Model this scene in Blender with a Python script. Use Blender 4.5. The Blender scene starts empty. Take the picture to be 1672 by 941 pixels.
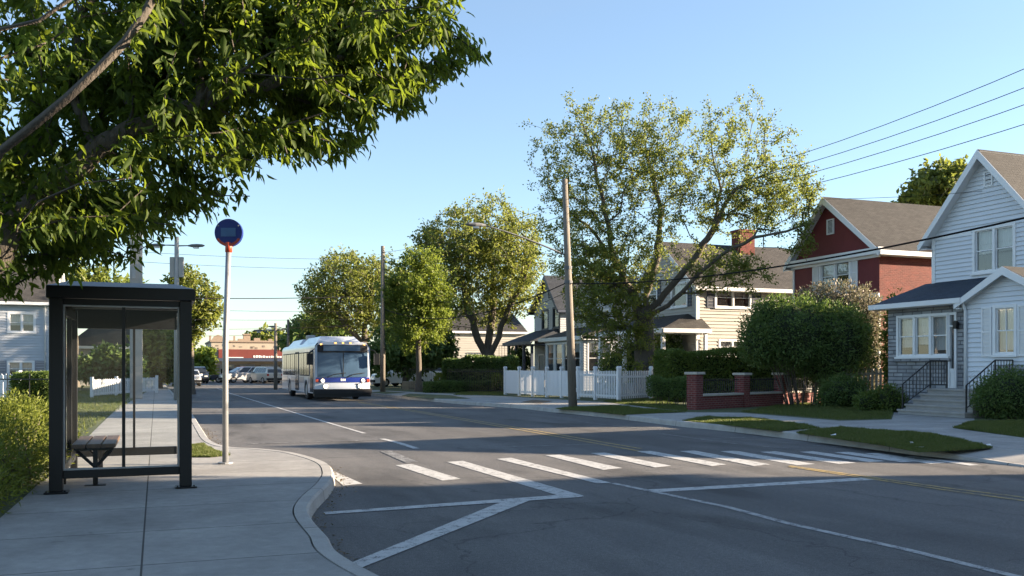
import bpy, bmesh, math, random
import numpy as np
from mathutils import Vector, Matrix
random.seed(7); RNG = np.random.default_rng(11)
C = bpy.context.scene
COL = C.collection
R = math.radians
F, HZ, CH = 1500.0, 601.0, 1.6          # focal length in photo pixels, horizon row, eye height
CX = 836.0
ANG = math.atan2(581.0, 1500.0)         # the street runs this far left of the view
D = Vector((-math.sin(ANG), math.cos(ANG), 0)); RT = Vector((math.cos(ANG), math.sin(ANG), 0))
KZ = 0.15                               # kerb height
def G(px, py, z=0.0):
    Y = F*(CH-z)/(py-HZ); return Vector(((px-CX)/F*Y, Y, z))
def P(px, py, Y):
    return Vector(((px-CX)/F*Y, Y, CH+(HZ-py)*Y/F))
def ts(v): return (v[0]*RT.x+v[1]*RT.y, v[0]*D.x+v[1]*D.y)
def TS(px, py, z=0.0): return ts(G(px, py, z))
def W(t, s, z=0.0): return Vector((t*RT.x+s*D.x, t*RT.y+s*D.y, z))

# ---------------------------------------------------------------- materials
def nodes(name):
    m = bpy.data.materials.new(name); m.use_nodes = True
    nt = m.node_tree; return m, nt, nt.nodes['Principled BSDF'], nt.nodes['Material Output']
def N(nt, t, **kw):
    n = nt.nodes.new(t)
    for k, v in kw.items():
        if k.startswith('i_'):
            key = k[2:]; key = int(key) if key.isdigit() else key.replace('_', ' ')
            n.inputs[key].default_value = v
        else: setattr(n, k, v)
    return n
def L(nt, a, b): nt.links.new(a, b)
def rgba(c): return (c[0], c[1], c[2], 1)
def ramp(nt, stops, interp='LINEAR'):
    n = nt.nodes.new('ShaderNodeValToRGB'); cr = n.color_ramp; cr.interpolation = interp
    while len(cr.elements) < len(stops): cr.elements.new(0.5)
    for e, (p, c) in zip(cr.elements, stops): e.position = p; e.color = rgba(c) if len(c) == 3 else c
    return n
def sc(c, k): return tuple(min(1, x*k) for x in c)
def mat(name, col, rough=.6, metal=0, spec=.5, nscale=3.0, namt=.15, bump=0, bscale=40, fine=0, coord='Object', stretch=(1,1,1)):
    m, nt, b, o = nodes(name)
    tc = N(nt, 'ShaderNodeTexCoord'); mp = N(nt, 'ShaderNodeMapping'); mp.inputs['Scale'].default_value = stretch
    L(nt, tc.outputs[coord], mp.inputs['Vector'])
    no = N(nt, 'ShaderNodeTexNoise', i_Scale=nscale, i_Detail=6, i_Roughness=.65); L(nt, mp.outputs[0], no.inputs['Vector'])
    rp = ramp(nt, [(.25, sc(col, 1-namt)), (.75, sc(col, 1+namt))]); L(nt, no.outputs['Fac'], rp.inputs[0])
    out = rp.outputs[0]
    if fine:
        n2 = N(nt, 'ShaderNodeTexNoise', i_Scale=bscale*2, i_Detail=3); L(nt, mp.outputs[0], n2.inputs['Vector'])
        r2 = ramp(nt, [(.3, (1-fine,)*3), (.7, (1+fine,)*3)]); L(nt, n2.outputs['Fac'], r2.inputs[0])
        r2.color_ramp.elements[1].color = (1, 1, 1, 1)
        mx = N(nt, 'ShaderNodeMix', data_type='RGBA', blend_type='MULTIPLY'); mx.inputs[0].default_value = 1
        L(nt, out, mx.inputs[6]); L(nt, r2.outputs[0], mx.inputs[7]); out = mx.outputs[2]
    L(nt, out, b.inputs['Base Color'])
    b.inputs['Roughness'].default_value = rough; b.inputs['Metallic'].default_value = metal
    b.inputs['Specular IOR Level'].default_value = spec
    if bump:
        n3 = N(nt, 'ShaderNodeTexNoise', i_Scale=bscale, i_Detail=4); L(nt, mp.outputs[0], n3.inputs['Vector'])
        bp = N(nt, 'ShaderNodeBump', i_Strength=bump, i_Distance=.02); L(nt, n3.outputs['Fac'], bp.inputs['Height'])
        L(nt, bp.outputs[0], b.inputs['Normal'])
    return m
def brickmat(name, c1, c2, mortar, bw, bh, ms=.012, rough=.8, bump=.5, noise=.2, offset=.5, squash=1.0, sqf=2, bias=0):
    m, nt, b, o = nodes(name)
    tc = N(nt, 'ShaderNodeTexCoord')
    nz = N(nt, 'ShaderNodeTexNoise', i_Scale=2.2, i_Detail=5); L(nt, tc.outputs['UV'], nz.inputs['Vector'])
    br = N(nt, 'ShaderNodeTexBrick'); br.offset = offset; br.squash = squash; br.squash_frequency = sqf
    br.inputs['Scale'].default_value = 1; br.inputs['Brick Width'].default_value = bw; br.inputs['Row Height'].default_value = bh
    br.inputs['Mortar Size'].default_value = ms; br.inputs['Mortar Smooth'].default_value = .2; br.inputs['Bias'].default_value = bias
    br.inputs['Color1'].default_value = rgba(c1); br.inputs['Color2'].default_value = rgba(c2); br.inputs['Mortar'].default_value = rgba(mortar)
    L(nt, tc.outputs['UV'], br.inputs['Vector'])
    r2 = ramp(nt, [(.3, (1-noise,)*3), (.72, (1, 1, 1))]); L(nt, nz.outputs['Fac'], r2.inputs[0])
    mx = N(nt, 'ShaderNodeMix', data_type='RGBA', blend_type='MULTIPLY'); mx.inputs[0].default_value = 1
    L(nt, br.outputs['Color'], mx.inputs[6]); L(nt, r2.outputs[0], mx.inputs[7]); L(nt, mx.outputs[2], b.inputs['Base Color'])
    n3 = N(nt, 'ShaderNodeTexNoise', i_Scale=30, i_Detail=4); L(nt, tc.outputs['UV'], n3.inputs['Vector'])
    ma = N(nt, 'ShaderNodeMath', operation='MULTIPLY_ADD'); L(nt, br.outputs['Fac'], ma.inputs[0]); ma.inputs[1].default_value = -1; L(nt, n3.outputs['Fac'], ma.inputs[2])
    bp = N(nt, 'ShaderNodeBump', i_Strength=bump, i_Distance=.02); L(nt, ma.outputs[0], bp.inputs['Height']); L(nt, bp.outputs[0], b.inputs['Normal'])
    b.inputs['Roughness'].default_value = rough; b.inputs['Specular IOR Level'].default_value = .3
    return m
def leafmat(name, cols, trans, tf=.45, rough=.45):
    m, nt, b, o = nodes(name)
    g = N(nt, 'ShaderNodeNewGeometry')
    rp = ramp(nt, [(i/(len(cols)-1), c) for i, c in enumerate(cols)]); L(nt, g.outputs['Random Per Island'], rp.inputs[0])
    L(nt, rp.outputs[0], b.inputs['Base Color']); b.inputs['Roughness'].default_value = rough; b.inputs['Specular IOR Level'].default_value = .22
    tr = N(nt, 'ShaderNodeBsdfTranslucent')
    mx = N(nt, 'ShaderNodeMix', data_type='RGBA', blend_type='MIX'); mx.inputs[0].default_value = .7
    L(nt, rp.outputs[0], mx.inputs[6]); mx.inputs[7].default_value = rgba(trans); L(nt, mx.outputs[2], tr.inputs[0])
    ms = N(nt, 'ShaderNodeMixShader'); ms.inputs[0].default_value = tf
    L(nt, b.outputs[0], ms.inputs[1]); L(nt, tr.outputs[0], ms.inputs[2]); L(nt, ms.outputs[0], o.inputs[0])
    return m
def glassmat(name, tint=(.95, .97, .96), refl=1.45, dirt=.06):
    m, nt, b, o = nodes(name); nt.nodes.remove(b)
    tr = N(nt, 'ShaderNodeBsdfTransparent'); tr.inputs[0].default_value = rgba(tint)
    gl = N(nt, 'ShaderNodeBsdfGlossy'); gl.inputs['Roughness'].default_value = .02
    df = N(nt, 'ShaderNodeBsdfDiffuse'); df.inputs[0].default_value = (.5, .5, .48, 1)
    tc = N(nt, 'ShaderNodeTexCoord'); no = N(nt, 'ShaderNodeTexNoise', i_Scale=1.7, i_Detail=5); L(nt, tc.outputs['Object'], no.inputs['Vector'])
    mr = N(nt, 'ShaderNodeMapRange'); mr.inputs[1].default_value = .35; mr.inputs[2].default_value = .8; mr.inputs[3].default_value = dirt*.4; mr.inputs[4].default_value = dirt*1.6
    L(nt, no.outputs['Fac'], mr.inputs[0])
    lw = N(nt, 'ShaderNodeLayerWeight', i_Blend=.5); pw = N(nt, 'ShaderNodeMath', operation='POWER'); L(nt, lw.outputs['Facing'], pw.inputs[0]); pw.inputs[1].default_value = 5
    r0 = ((refl-1)/(refl+1))**2; fr = N(nt, 'ShaderNodeMath', operation='MULTIPLY_ADD'); L(nt, pw.outputs[0], fr.inputs[0]); fr.inputs[1].default_value = 1-r0; fr.inputs[2].default_value = r0
    m1 = N(nt, 'ShaderNodeMixShader'); L(nt, mr.outputs[0], m1.inputs[0]); L(nt, tr.outputs[0], m1.inputs[1]); L(nt, df.outputs[0], m1.inputs[2])
    m2 = N(nt, 'ShaderNodeMixShader'); L(nt, fr.outputs[0], m2.inputs[0]); L(nt, m1.outputs[0], m2.inputs[1]); L(nt, gl.outputs[0], m2.inputs[2])
    L(nt, m2.outputs[0], o.inputs[0]); return m
def emit(name, col, s):
    m, nt, b, o = nodes(name); b.inputs['Base Color'].default_value = rgba(col)
    b.inputs['Emission Color'].default_value = rgba(col); b.inputs['Emission Strength'].default_value = s; return m

# ---------------------------------------------------------------- mesh builder
class MB:
    def __init__(s): s.v = []; s.f = []; s.m = []
    def vert(s, p): s.v.append((p[0], p[1], p[2])); return len(s.v)-1
    def face(s, pts, mi=0):
        i = len(s.v); s.v += [(p[0], p[1], p[2]) for p in pts]; s.f.append(tuple(range(i, i+len(pts)))); s.m.append(mi)
    def box(s, x0, x1, y0, y1, z0, z1, mi=0):
        if x1 < x0: x0, x1 = x1, x0
        if y1 < y0: y0, y1 = y1, y0
        if z1 < z0: z0, z1 = z1, z0
        i = len(s.v); s.v += [(x, y, z) for z in (z0, z1) for y in (y0, y1) for x in (x0, x1)]
        for q in ((0, 2, 3, 1), (4, 5, 7, 6), (0, 1, 5, 4), (2, 6, 7, 3), (0, 4, 6, 2), (1, 3, 7, 5)):
            s.f.append(tuple(i+k for k in q)); s.m.append(mi)
        return s
    def prism(s, poly, axis, a0, a1, mi=0):
        """poly: 2-D outline; axis 'x': poly=(y,z); 'y': poly=(x,z); 'z': poly=(x,y)"""
        def p3(p, a): return (a, p[0], p[1]) if axis == 'x' else (p[0], a, p[1]) if axis == 'y' else (p[0], p[1], a)
        n = len(poly); i = len(s.v)
        s.v += [p3(p, a0) for p in poly]+[p3(p, a1) for p in poly]
        s.f.append(tuple(range(i+n-1, i-1, -1))); s.m.append(mi)
        s.f.append(tuple(range(i+n, i+2*n))); s.m.append(mi)
        for k in range(n):
            j = (k+1) % n; s.f.append((i+k, i+j, i+n+j, i+n+k)); s.m.append(mi)
        return s
    def tube(s, pts, rad, n=8, mi=0, cap=True):
        pts = [Vector(p) for p in pts]
        if not hasattr(rad, '__len__'): rad = [rad]*len(pts)
        base = len(s.v); prev = None
        for k, p in enumerate(pts):
            t = (pts[min(k+1, len(pts)-1)]-pts[max(k-1, 0)])
            if t.length < 1e-9: t = Vector((0, 0, 1))
            t.normalize()
            if prev is None: u = t.orthogonal().normalized()
            else:
                u = prev-t*prev.dot(t)
                u = u.normalized() if u.length > 1e-6 else t.orthogonal().normalized()
            prev = u; w = t.cross(u)
            for j in range(n):
                a = 2*math.pi*j/n; q = p+(u*math.cos(a)+w*math.sin(a))*rad[k]; s.v.append((q.x, q.y, q.z))
        for k in range(len(pts)-1):
            for j in range(n):
                j2 = (j+1) % n; a = base+k*n; s.f.append((a+j, a+j2, a+n+j2, a+n+j)); s.m.append(mi)
        if cap:
            s.f.append(tuple(base+j for j in range(n-1, -1, -1))); s.m.append(mi)
            e = base+(len(pts)-1)*n; s.f.append(tuple(e+j for j in range(n))); s.m.append(mi)
        return s
    def cyl(s, p0, p1, r, n=16, mi=0, r2=None): return s.tube([p0, p1], [r, r if r2 is None else r2], n, mi)
    def build(s, name, mats, parent=None, loc=(0, 0, 0), rot=0, smooth=False, bevel=0, uv=True):
        me = bpy.data.meshes.new(name); me.from_pydata(s.v, [], s.f)
        if not isinstance(mats, (list, tuple)): mats = [mats]
        for m in mats: me.materials.append(m)
        if len(mats) > 1: me.polygons.foreach_set('material_index', s.m)
        if uv: boxuv(me)
        if smooth: me.polygons.foreach_set('use_smooth', [True]*len(me.polygons))
        me.update()
        o = bpy.data.objects.new(name, me); COL.objects.link(o)
        if parent is not None: o.parent = parent
        o.location = loc; o.rotation_euler = (0, 0, rot)
        if bevel:
            # weld first so that boxes bevel as solids
            b = o.modifiers.new('edge', 'BEVEL'); b.width = bevel; b.segments = 2; b.limit_method = 'ANGLE'; b.angle_limit = R(35)
        return o
def boxuv(me):
    uvl = me.uv_layers.new(name='UVMap'); n = len(me.loops)
    if not n: return
    co = np.empty(len(me.vertices)*3); me.vertices.foreach_get('co', co); co = co.reshape(-1, 3)
    vi = np.empty(n, int); me.loops.foreach_get('vertex_index', vi)
    pn = np.empty(len(me.polygons)*3); me.polygons.foreach_get('normal', pn); pn = pn.reshape(-1, 3)
    lt = np.empty(len(me.polygons), int); me.polygons.foreach_get('loop_total', lt)
    nn = np.repeat(pn, lt, axis=0); p = co[vi]
    flat = np.abs(nn[:, 2]) > .95
    tx, ty = -nn[:, 1], nn[:, 0]; l = np.hypot(tx, ty); l[l < 1e-6] = 1; tx, ty = tx/l, ty/l
    u = p[:, 0]*tx+p[:, 1]*ty
    hz = np.hypot(nn[:, 0], nn[:, 1]); hz[hz < 1e-3] = 1
    v = p[:, 2]/hz
    u = np.where(flat, p[:, 0], u); v = np.where(flat, p[:, 1], v)
    uvl.data.foreach_set('uv', np.stack([u, v], 1).ravel())
def tag(o, label=None, cat=None, group=None, kind=None):
    if label: o['label'] = label
    if cat: o['category'] = cat
    if group: o['group'] = group
    if kind: o['kind'] = kind
    return o
def thing(name, label, cat, loc=(0, 0, 0), rot=0, group=None):
    o = bpy.data.objects.new(name, None); COL.objects.link(o); o.empty_display_size = .2
    o.location = loc; o.rotation_euler = (0, 0, rot); return tag(o, label, cat, group)
def copy_tree(o, parent=None):
    c = o.copy(); COL.objects.link(c); c.parent = parent
    for ch in list(o.children): copy_tree(ch, c)
    return c
ROT_T = ANG                     # local x = across the street to the right, local y = along it
ROT_H = ANG-math.pi/2           # right-hand houses: local x = along the street towards us, local y = into the lot

# ---------------------------------------------------------------- material set
M = {}
M['white'] = mat('white_paint', (.62, .64, .66), .55, nscale=1.2, namt=.05, fine=.06)
M['trim'] = mat('white_trim', (.7, .71, .72), .5, nscale=1.5, namt=.04)
M['siding_white'] = mat('white_siding', (.6, .63, .67), .55, nscale=.8, namt=.06, stretch=(1, 1, 3))
M['siding_pale'] = mat('pale_siding', (.42, .45, .49), .6, nscale=.8, namt=.08, stretch=(1, 1, 3))
M['siding_cream'] = mat('cream_siding', (.36, .345, .31), .6, nscale=.9, namt=.1, stretch=(1, 1, 3))
M['siding_grey'] = mat('grey_siding', (.4, .425, .45), .6, nscale=.9, namt=.07, stretch=(1, 1, 3))
M['navy'] = mat('navy_trim', (.035, .05, .085), .5, namt=.15)
M['brick'] = brickmat('red_brick', (.185, .036, .026), (.12, .022, .017), (.19, .065, .05), .22, .076, .009, noise=.25)
M['brick_wall'] = brickmat('garden_brick', (.2, .045, .04), (.13, .03, .03), (.24, .17, .15), .22, .076, .008, noise=.35)
M['brick_tan'] = brickmat('tan_brick', (.32, .26, .17), (.25, .19, .12), (.3, .27, .22), .22, .076, .01)
M['red_panel'] = mat('red_panel', (.14, .022, .024), .7, nscale=2, namt=.15)
M['stone'] = brickmat('ashlar_stone', (.4, .41, .425), (.23, .24, .26), (.13, .135, .145), .42, .13, .018, bump=1.0, noise=.3, offset=.37, squash=1.6, sqf=3)
M['shingle_blue'] = brickmat('blue_shingle', (.045, .062, .088), (.033, .048, .07), (.022, .03, .045), .33, .14, .008, noise=.25)
M['shingle_brown'] = brickmat('brown_shingle', (.056, .053, .049), (.04, .038, .035), (.022, .021, .02), .33, .14, .01, noise=.3)
M['shingle_grey'] = brickmat('grey_shingle', (.07, .066, .063), (.05, .047, .046), (.03, .028, .027), .33, .14, .01, noise=.35)
M['shingle_navy'] = brickmat('navy_shingle', (.04, .048, .062), (.03, .036, .048), (.02, .024, .03), .33, .14, .008, noise=.3)
M['concrete'] = mat('concrete', (.33, .32, .3), .85, nscale=1.4, namt=.14, bump=.25, bscale=60, fine=.12)
M['step'] = mat('step_concrete', (.3, .29, .275), .85, nscale=2, namt=.16, bump=.2, bscale=50, fine=.1)
M['coping'] = mat('coping_stone', (.4, .37, .32), .8, nscale=4, namt=.18, bump=.2)
M['black'] = mat('black_metal', (.008, .009, .0105), .4, nscale=3, namt=.2, spec=.3)
M['iron'] = mat('iron_rail', (.012, .013, .015), .45, nscale=5, namt=.2)
M['steel'] = mat('galvanised_steel', (.3, .31, .32), .5, .5, nscale=9, namt=.14)
M['roofmetal'] = mat('roof_metal', (.17, .18, .18), .4, .3, nscale=4, namt=.15)
M['pole'] = mat('weathered_pole', (.17, .15, .125), .9, nscale=4, namt=.28, bump=.5, bscale=30, stretch=(4, 4, .5))
M['pole_grey'] = mat('pale_post', (.3, .295, .28), .8, nscale=2, namt=.12, bump=.2)
M['arm'] = mat('dull_grey_metal', (.13, .135, .14), .7, nscale=6, namt=.15, spec=.2)
M['bark'] = mat('bark', (.1, .085, .068), .95, nscale=7, namt=.35, bump=1.0, bscale=16, stretch=(3, 3, .7))
M['bark_dark'] = mat('dark_bark', (.075, .064, .052), .95, nscale=7, namt=.35, bump=1.0, bscale=16, stretch=(3, 3, .7))
M['bark_pale'] = mat('pale_bark', (.23, .2, .165), .9, nscale=6, namt=.3, bump=.7, bscale=18, stretch=(2, 2, 1))
M['darkwood'] = mat('bench_wood', (.11, .07, .046), .55, nscale=5, namt=.3, bump=.2, stretch=(6, .6, 1))
M['woodfence'] = mat('weathered_wood', (.26, .2, .15), .85, nscale=4, namt=.25, stretch=(3, 3, .6))
M['rubber'] = mat('rubber', (.012, .012, .013), .8, namt=.2)
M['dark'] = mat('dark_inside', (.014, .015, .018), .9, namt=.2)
M['curtain'] = mat('curtain', (.46, .445, .42), .9, nscale=7, namt=.16, stretch=(5, 5, .5))
M['chrome'] = mat('rim_metal', (.4, .41, .42), .3, .8)
M['glass'] = glassmat('window_glass', (.8, .84, .86), 2.1, .03)
M['shelter_glass'] = glassmat('shelter_glass', (.95, .965, .96), 1.22, .018)
M['soil'] = mat('soil', (.1, .075, .05), .95, nscale=6, namt=.3, bump=.5)
M['rust'] = mat('tree_pit_soil', (.16, .11, .07), .95, nscale=8, namt=.3, bump=.5)
def carpaint(name, col, metal=.3):
    m = mat(name, col, .3, metal, nscale=1.5, namt=.06); b = m.node_tree.nodes['Principled BSDF']
    b.inputs['Coat Weight'].default_value = .6; b.inputs['Coat Roughness'].default_value = .08; return m
M['car_silver'] = carpaint('silver_paint', (.42, .43, .45)); M['car_grey'] = carpaint('grey_paint', (.17, .175, .18))
M['car_dark'] = carpaint('dark_blue_paint', (.03, .04, .06)); M['car_white'] = carpaint('white_car_paint', (.7, .71, .72), 0)
M['car_tan'] = carpaint('pale_gold_paint', (.38, .36, .32))
M['carglass'] = mat('vehicle_glass', (.02, .025, .032), .08, 0, .5, namt=.1)
M['busglass'] = mat('windscreen_glass', (.045, .085, .14), .25, 0, .6, nscale=1.6, namt=.15)  # blue base colour stands in for the sky reflected in the glass
M['buswhite'] = carpaint('bus_white', (.42, .46, .53), 0); M['busblue'] = carpaint('bus_blue', (.012, .03, .2), 0)
M['bussideblue'] = carpaint('bus_side_grey_blue', (.16, .19, .26), .1)
M['red_sign'] = mat('red_fascia', (.15, .028, .02), .6, nscale=.6, namt=.2)
M['cream_wall'] = mat('cream_render', (.34, .3, .235), .85, nscale=.8, namt=.14)
M['letter'] = mat('white_lettering', (.7, .7, .68), .6)
M['fadedletter'] = mat('faded_lettering', (.2, .17, .14), .85, nscale=3, namt=.35)
M['blue_sign'] = mat('blue_sign_face', (.008, .022, .15), .4, nscale=5, namt=.12)
M['blue_pale'] = mat('sign_panel_blue', (.05, .12, .24), .5, nscale=8, namt=.15)
M['orange'] = mat('orange_red_paint', (.42, .06, .025), .5, nscale=8, namt=.15)
M['amber'] = emit('amber_lamp', (1, .45, .1), .5)
M['headlight'] = emit('lit_headlight', (1, .85, .6), 4.5)
M['lens'] = mat('lamp_lens', (.6, .6, .58), .15)
M['tail'] = mat('red_lens', (.3, .015, .012), .25)
M['litter'] = mat('paper_litter', (.8, .8, .8), .8)
M['wire'] = mat('cable', (.012, .012, .013), .9, spec=.1)
LEAF = {}
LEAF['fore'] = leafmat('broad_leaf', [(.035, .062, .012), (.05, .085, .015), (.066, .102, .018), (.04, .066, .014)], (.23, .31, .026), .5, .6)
LEAF['spring'] = leafmat('spring_leaf', [(.1, .14, .028), (.13, .168, .034), (.155, .185, .046), (.095, .125, .028)], (.29, .33, .06), .45)
LEAF['fresh'] = leafmat('fresh_leaf', [(.085, .128, .022), (.115, .16, .028), (.15, .185, .035)], (.29, .36, .05), .46)
LEAF['olive'] = leafmat('olive_leaf', [(.1, .128, .028), (.135, .16, .034), (.165, .18, .048)], (.29, .33, .06), .46)
LEAF['deep'] = leafmat('deep_green_leaf', [(.06, .1, .03), (.09, .145, .042), (.15, .2, .07)], (.17, .26, .045), .34)
LEAF['hedge'] = leafmat('hedge_leaf', [(.065, .105, .026), (.095, .14, .032), (.14, .18, .046)], (.17, .25, .035), .32)
LEAF['bright'] = leafmat('yellow_green_leaf', [(.12, .15, .025), (.17, .19, .035), (.09, .12, .02)], (.25, .3, .04), .35)
LEAF['lilac'] = leafmat('flowering_shrub', [(.09, .1, .035), (.2, .17, .13), (.27, .22, .19), (.1, .12, .04)], (.25, .24, .14), .3)
LEAF['grass'] = leafmat('grass_blade', [(.065, .095, .024), (.088, .115, .03), (.112, .135, .036), (.15, .145, .06)], (.16, .21, .04), .3)
M['lawn'] = mat('lawn', (.078, .096, .036), .95, nscale=5, namt=.35, bump=.6, bscale=60, fine=.3)
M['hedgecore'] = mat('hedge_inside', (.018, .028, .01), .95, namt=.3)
# ---------------------------------------------------------------- foliage
def leaf_mesh(name, Pn, A, N0, Ln, Wd, m, parent=None, fold=.25, six=False, shape=.42):
    """one folded blade per row: base P, axis A, face normal about N0"""
    n = len(Pn)
    A = A/np.maximum(np.linalg.norm(A, axis=1, keepdims=True), 1e-6)
    S = np.cross(A, N0); S /= np.maximum(np.linalg.norm(S, axis=1, keepdims=True), 1e-6)
    U = np.cross(S, A); Ln = Ln[:, None]; Wd = Wd[:, None]
    if six:
        dr = U*Ln*-.12
        b = Pn; t = Pn+A*Ln+dr*1.6; mid = Pn+A*Ln*.5+dr*.3
        l1 = Pn+A*Ln*.3+S*Wd*.5+U*fold*Wd; l2 = Pn+A*Ln*.66+S*Wd*.36+U*fold*Wd*.7+dr*.5
        r1 = Pn+A*Ln*.3-S*Wd*.5+U*fold*Wd; r2 = Pn+A*Ln*.66-S*Wd*.36+U*fold*Wd*.7+dr*.5
        V = np.stack([b, l1, l2, t, r2, r1, mid], 1).reshape(-1, 3); k = 7
        faces = np.array([[0, 6, 2, 1], [6, 3, 2, 2], [0, 5, 4, 6], [6, 4, 3, 3]])
        tri = np.array([[0, 6, 1], [6, 2, 1], [6, 3, 2], [0, 5, 6], [5, 4, 6], [4, 3, 6]])
    else:
        b = Pn; t = Pn+A*Ln; l = Pn+A*Ln*shape+S*Wd*.5+U*fold*Wd; r = Pn+A*Ln*shape-S*Wd*.5+U*fold*Wd
        V = np.stack([b, l, t, r], 1).reshape(-1, 3); k = 4
        tri = np.array([[0, 2, 1], [0, 3, 2]])
    Fc = (np.arange(n)[:, None, None]*k+tri[None]).reshape(-1, 3)
    return raw_mesh(name, V, Fc, m, parent)
def raw_mesh(name, V, Fc, m, parent=None):
    me = bpy.data.meshes.new(name); nf = len(Fc)
    me.vertices.add(len(V)); me.vertices.foreach_set('co', np.ascontiguousarray(V, dtype=np.float32).ravel())
    me.loops.add(nf*3); me.loops.foreach_set('vertex_index', np.ascontiguousarray(Fc, dtype=np.int32).ravel())
    me.polygons.add(nf); me.polygons.foreach_set('loop_start', np.arange(nf, dtype=np.int32)*3)
    me.materials.append(m); me.update(calc_edges=True); me.validate()
    o = bpy.data.objects.new(name, me); COL.objects.link(o)
    if parent is not None: o.parent = parent
    return o
def rnd_dirs(n, rng):
    v = rng.normal(size=(n, 3)); return v/np.linalg.norm(v, axis=1, keepdims=True)

def grow(trunk, limbs, att, rng, step=.4, wpath=.35):
    """skeleton: trunk + given limbs, then each attractor joins the nearest cheap node"""
    cap = 60000
    pos = np.zeros((cap, 3)); par = np.full(cap, -1); pl = np.zeros(cap); n = 0
    def add(p, q):
        nonlocal n
        pos[n] = p; par[n] = q; pl[n] = 0 if q < 0 else pl[q]+np.linalg.norm(pos[q]-p); n += 1; return n-1
    def run(q, pts, jit=.0):
        last = q
        for p in pts:
            p = np.array(p, float); a = pos[last].copy(); d = np.linalg.norm(p-a); k = max(1, int(d/step))
            for i in range(1, k+1):
                u = i/k; w = a*(1-u)+p*u
                if i < k: w = w+rng.normal(size=3)*jit*step
                last = add(w, last)
        return last
    t0 = np.array(trunk[0], float); r = add(t0, -1); run(r, trunk[1:], .04)
    ntrunk = n
    for lm in limbs:
        f = np.array(lm[0], float); q = int(np.argmin(np.linalg.norm(pos[:n]-f, axis=1))); run(q, lm[1:], .12)
    top = np.array(trunk[-1], float)
    order = np.argsort(np.linalg.norm(att-top, axis=1)); tips = []
    pl[:n] *= .5
    lo = max(1, int(ntrunk*.45))
    for i in order:
        a = att[i]; d = np.linalg.norm(pos[lo:n]-a, axis=1); c = d+wpath*pl[lo:n]
        # do not grow downwards steeply
        c += np.maximum(0, pos[lo:n, 2]-a[2])*.5
        q = int(np.argmin(c))+lo; dd = d[q-lo]
        if dd < .05: continue
        a0 = pos[q].copy(); k = max(1, int(dd/step)); last = q
        for j in range(1, k+1):
            u = j/k; w = a0*(1-u)+a*u; w[2] += math.sin(u*math.pi)*dd*.07
            if j < k: w = w+rng.normal(size=3)*.1*step
            last = add(w, last)
        tips.append(last)
        if n > cap-200: break
    grow.nt = ntrunk; return pos[:n], par[:n], np.array(tips)
def skeleton_mesh(name, pos, par, r0, tip, m, parent, flare=1.5, expo=2.3, sides=(9, 6, 4, 3), limb=.78):
    n = len(pos); rad = np.zeros(n); acc = np.zeros(n); kids = [[] for _ in range(n)]
    for i in range(n-1, -1, -1):
        rad[i] = (acc[i] if acc[i] > 0 else 1.0)
        if par[i] >= 0: acc[par[i]] += rad[i]; kids[par[i]].append(i)
    rr = rad**(1/expo); k = math.log(max(r0/tip, 1.01))/math.log(max(rr[0], 1.01)); rr = tip*rr**k
    z0 = pos[0, 2]; idx = np.arange(n); rr = np.where((idx >= grow.nt) & (rr > .03), .03+(rr-.03)*limb, rr)
    hh = np.clip((pos[:, 2]-z0)/.9, 0, 1); rr = rr*(1+(flare-1)*(1-hh)**2)*np.where(True, 1, 1)
    b = MB(); starts = [(0, None)]
    while starts:
        i, p = starts.pop(); chain = [] if p is None else [p]
        c = i
        while True:
            chain.append(c); ks = sorted(kids[c], key=lambda q: -rr[q])
            if not ks: break
            for q in ks[1:]: starts.append((q, c))
            c = ks[0]
        if len(chain) < 2: continue
        rads = [rr[q] for q in chain]
        if p is not None: rads[0] = min(rr[p], rads[1]*1.25)
        rm = rads[min(1, len(rads)-1)]
        ns = sides[0] if rm > .09 else sides[1] if rm > .035 else sides[2] if rm > .015 else sides[3]
        b.tube([pos[q] for q in chain], rads, ns, cap=False)
    return b.build(name, m, parent, smooth=True, uv=False), rr
def lobe_points(lobes, n, rng, mask=None, shell=.45):
    """lobes: (px, py, Y, rx_px, ry_px, rdepth_m, weight)"""
    out = []
    w = np.array([l[6] if len(l) > 6 else l[3]*l[4] for l in lobes], float); w /= w.sum()
    while len(out) < n:
        l = lobes[rng.choice(len(lobes), p=w)]; c = P(l[0], l[1], l[2]); k = l[2]/F
        d = rng.normal(size=3); d /= np.linalg.norm(d); u = rng.random()**(shell)
        if rng.random() < .1: u = rng.uniform(1.0, 1.18)
        p = np.array(c)+d*u*np.array([l[3]*k, l[5], l[4]*k])
        if mask is not None:
            px = CX+F*p[0]/p[1]; py = HZ-(p[2]-CH)*F/p[1]
            if not mask(px, py): continue
        if p[2] < .5: continue
        out.append(p)
    return np.array(out)
def crown(name, pos, par, tips, per, spread, Lr, Wr, m, parent, rng, droop=.35, six=False, up=.35, back=2):
    segs = []
    for t in tips:
        q = t
        for _ in range(back):
            if par[q] < 0: break
            segs.append((q, par[q])); q = par[q]
    segs = np.array(segs); n = len(tips)*per
    sgi = rng.integers(len(segs), size=n); a = pos[segs[sgi, 0]]; b = pos[segs[sgi, 1]]
    u = rng.random((n, 1)); Pn = a*u+b*(1-u); ax = a-b; ax /= np.maximum(np.linalg.norm(ax, axis=1, keepdims=True), 1e-6)
    A = ax*.5+rnd_dirs(n, rng)*.9; A[:, 2] -= droop
    Pn = Pn+rnd_dirs(n, rng)*(rng.random((n, 1))**.6)*spread
    Nn = rnd_dirs(n, rng)*.8; Nn[:, 2] += up
    return leaf_mesh(name, Pn, A, Nn, rng.uniform(Lr[0], Lr[1], n), rng.uniform(Wr[0], Wr[1], n), m, parent, six=six)
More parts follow.
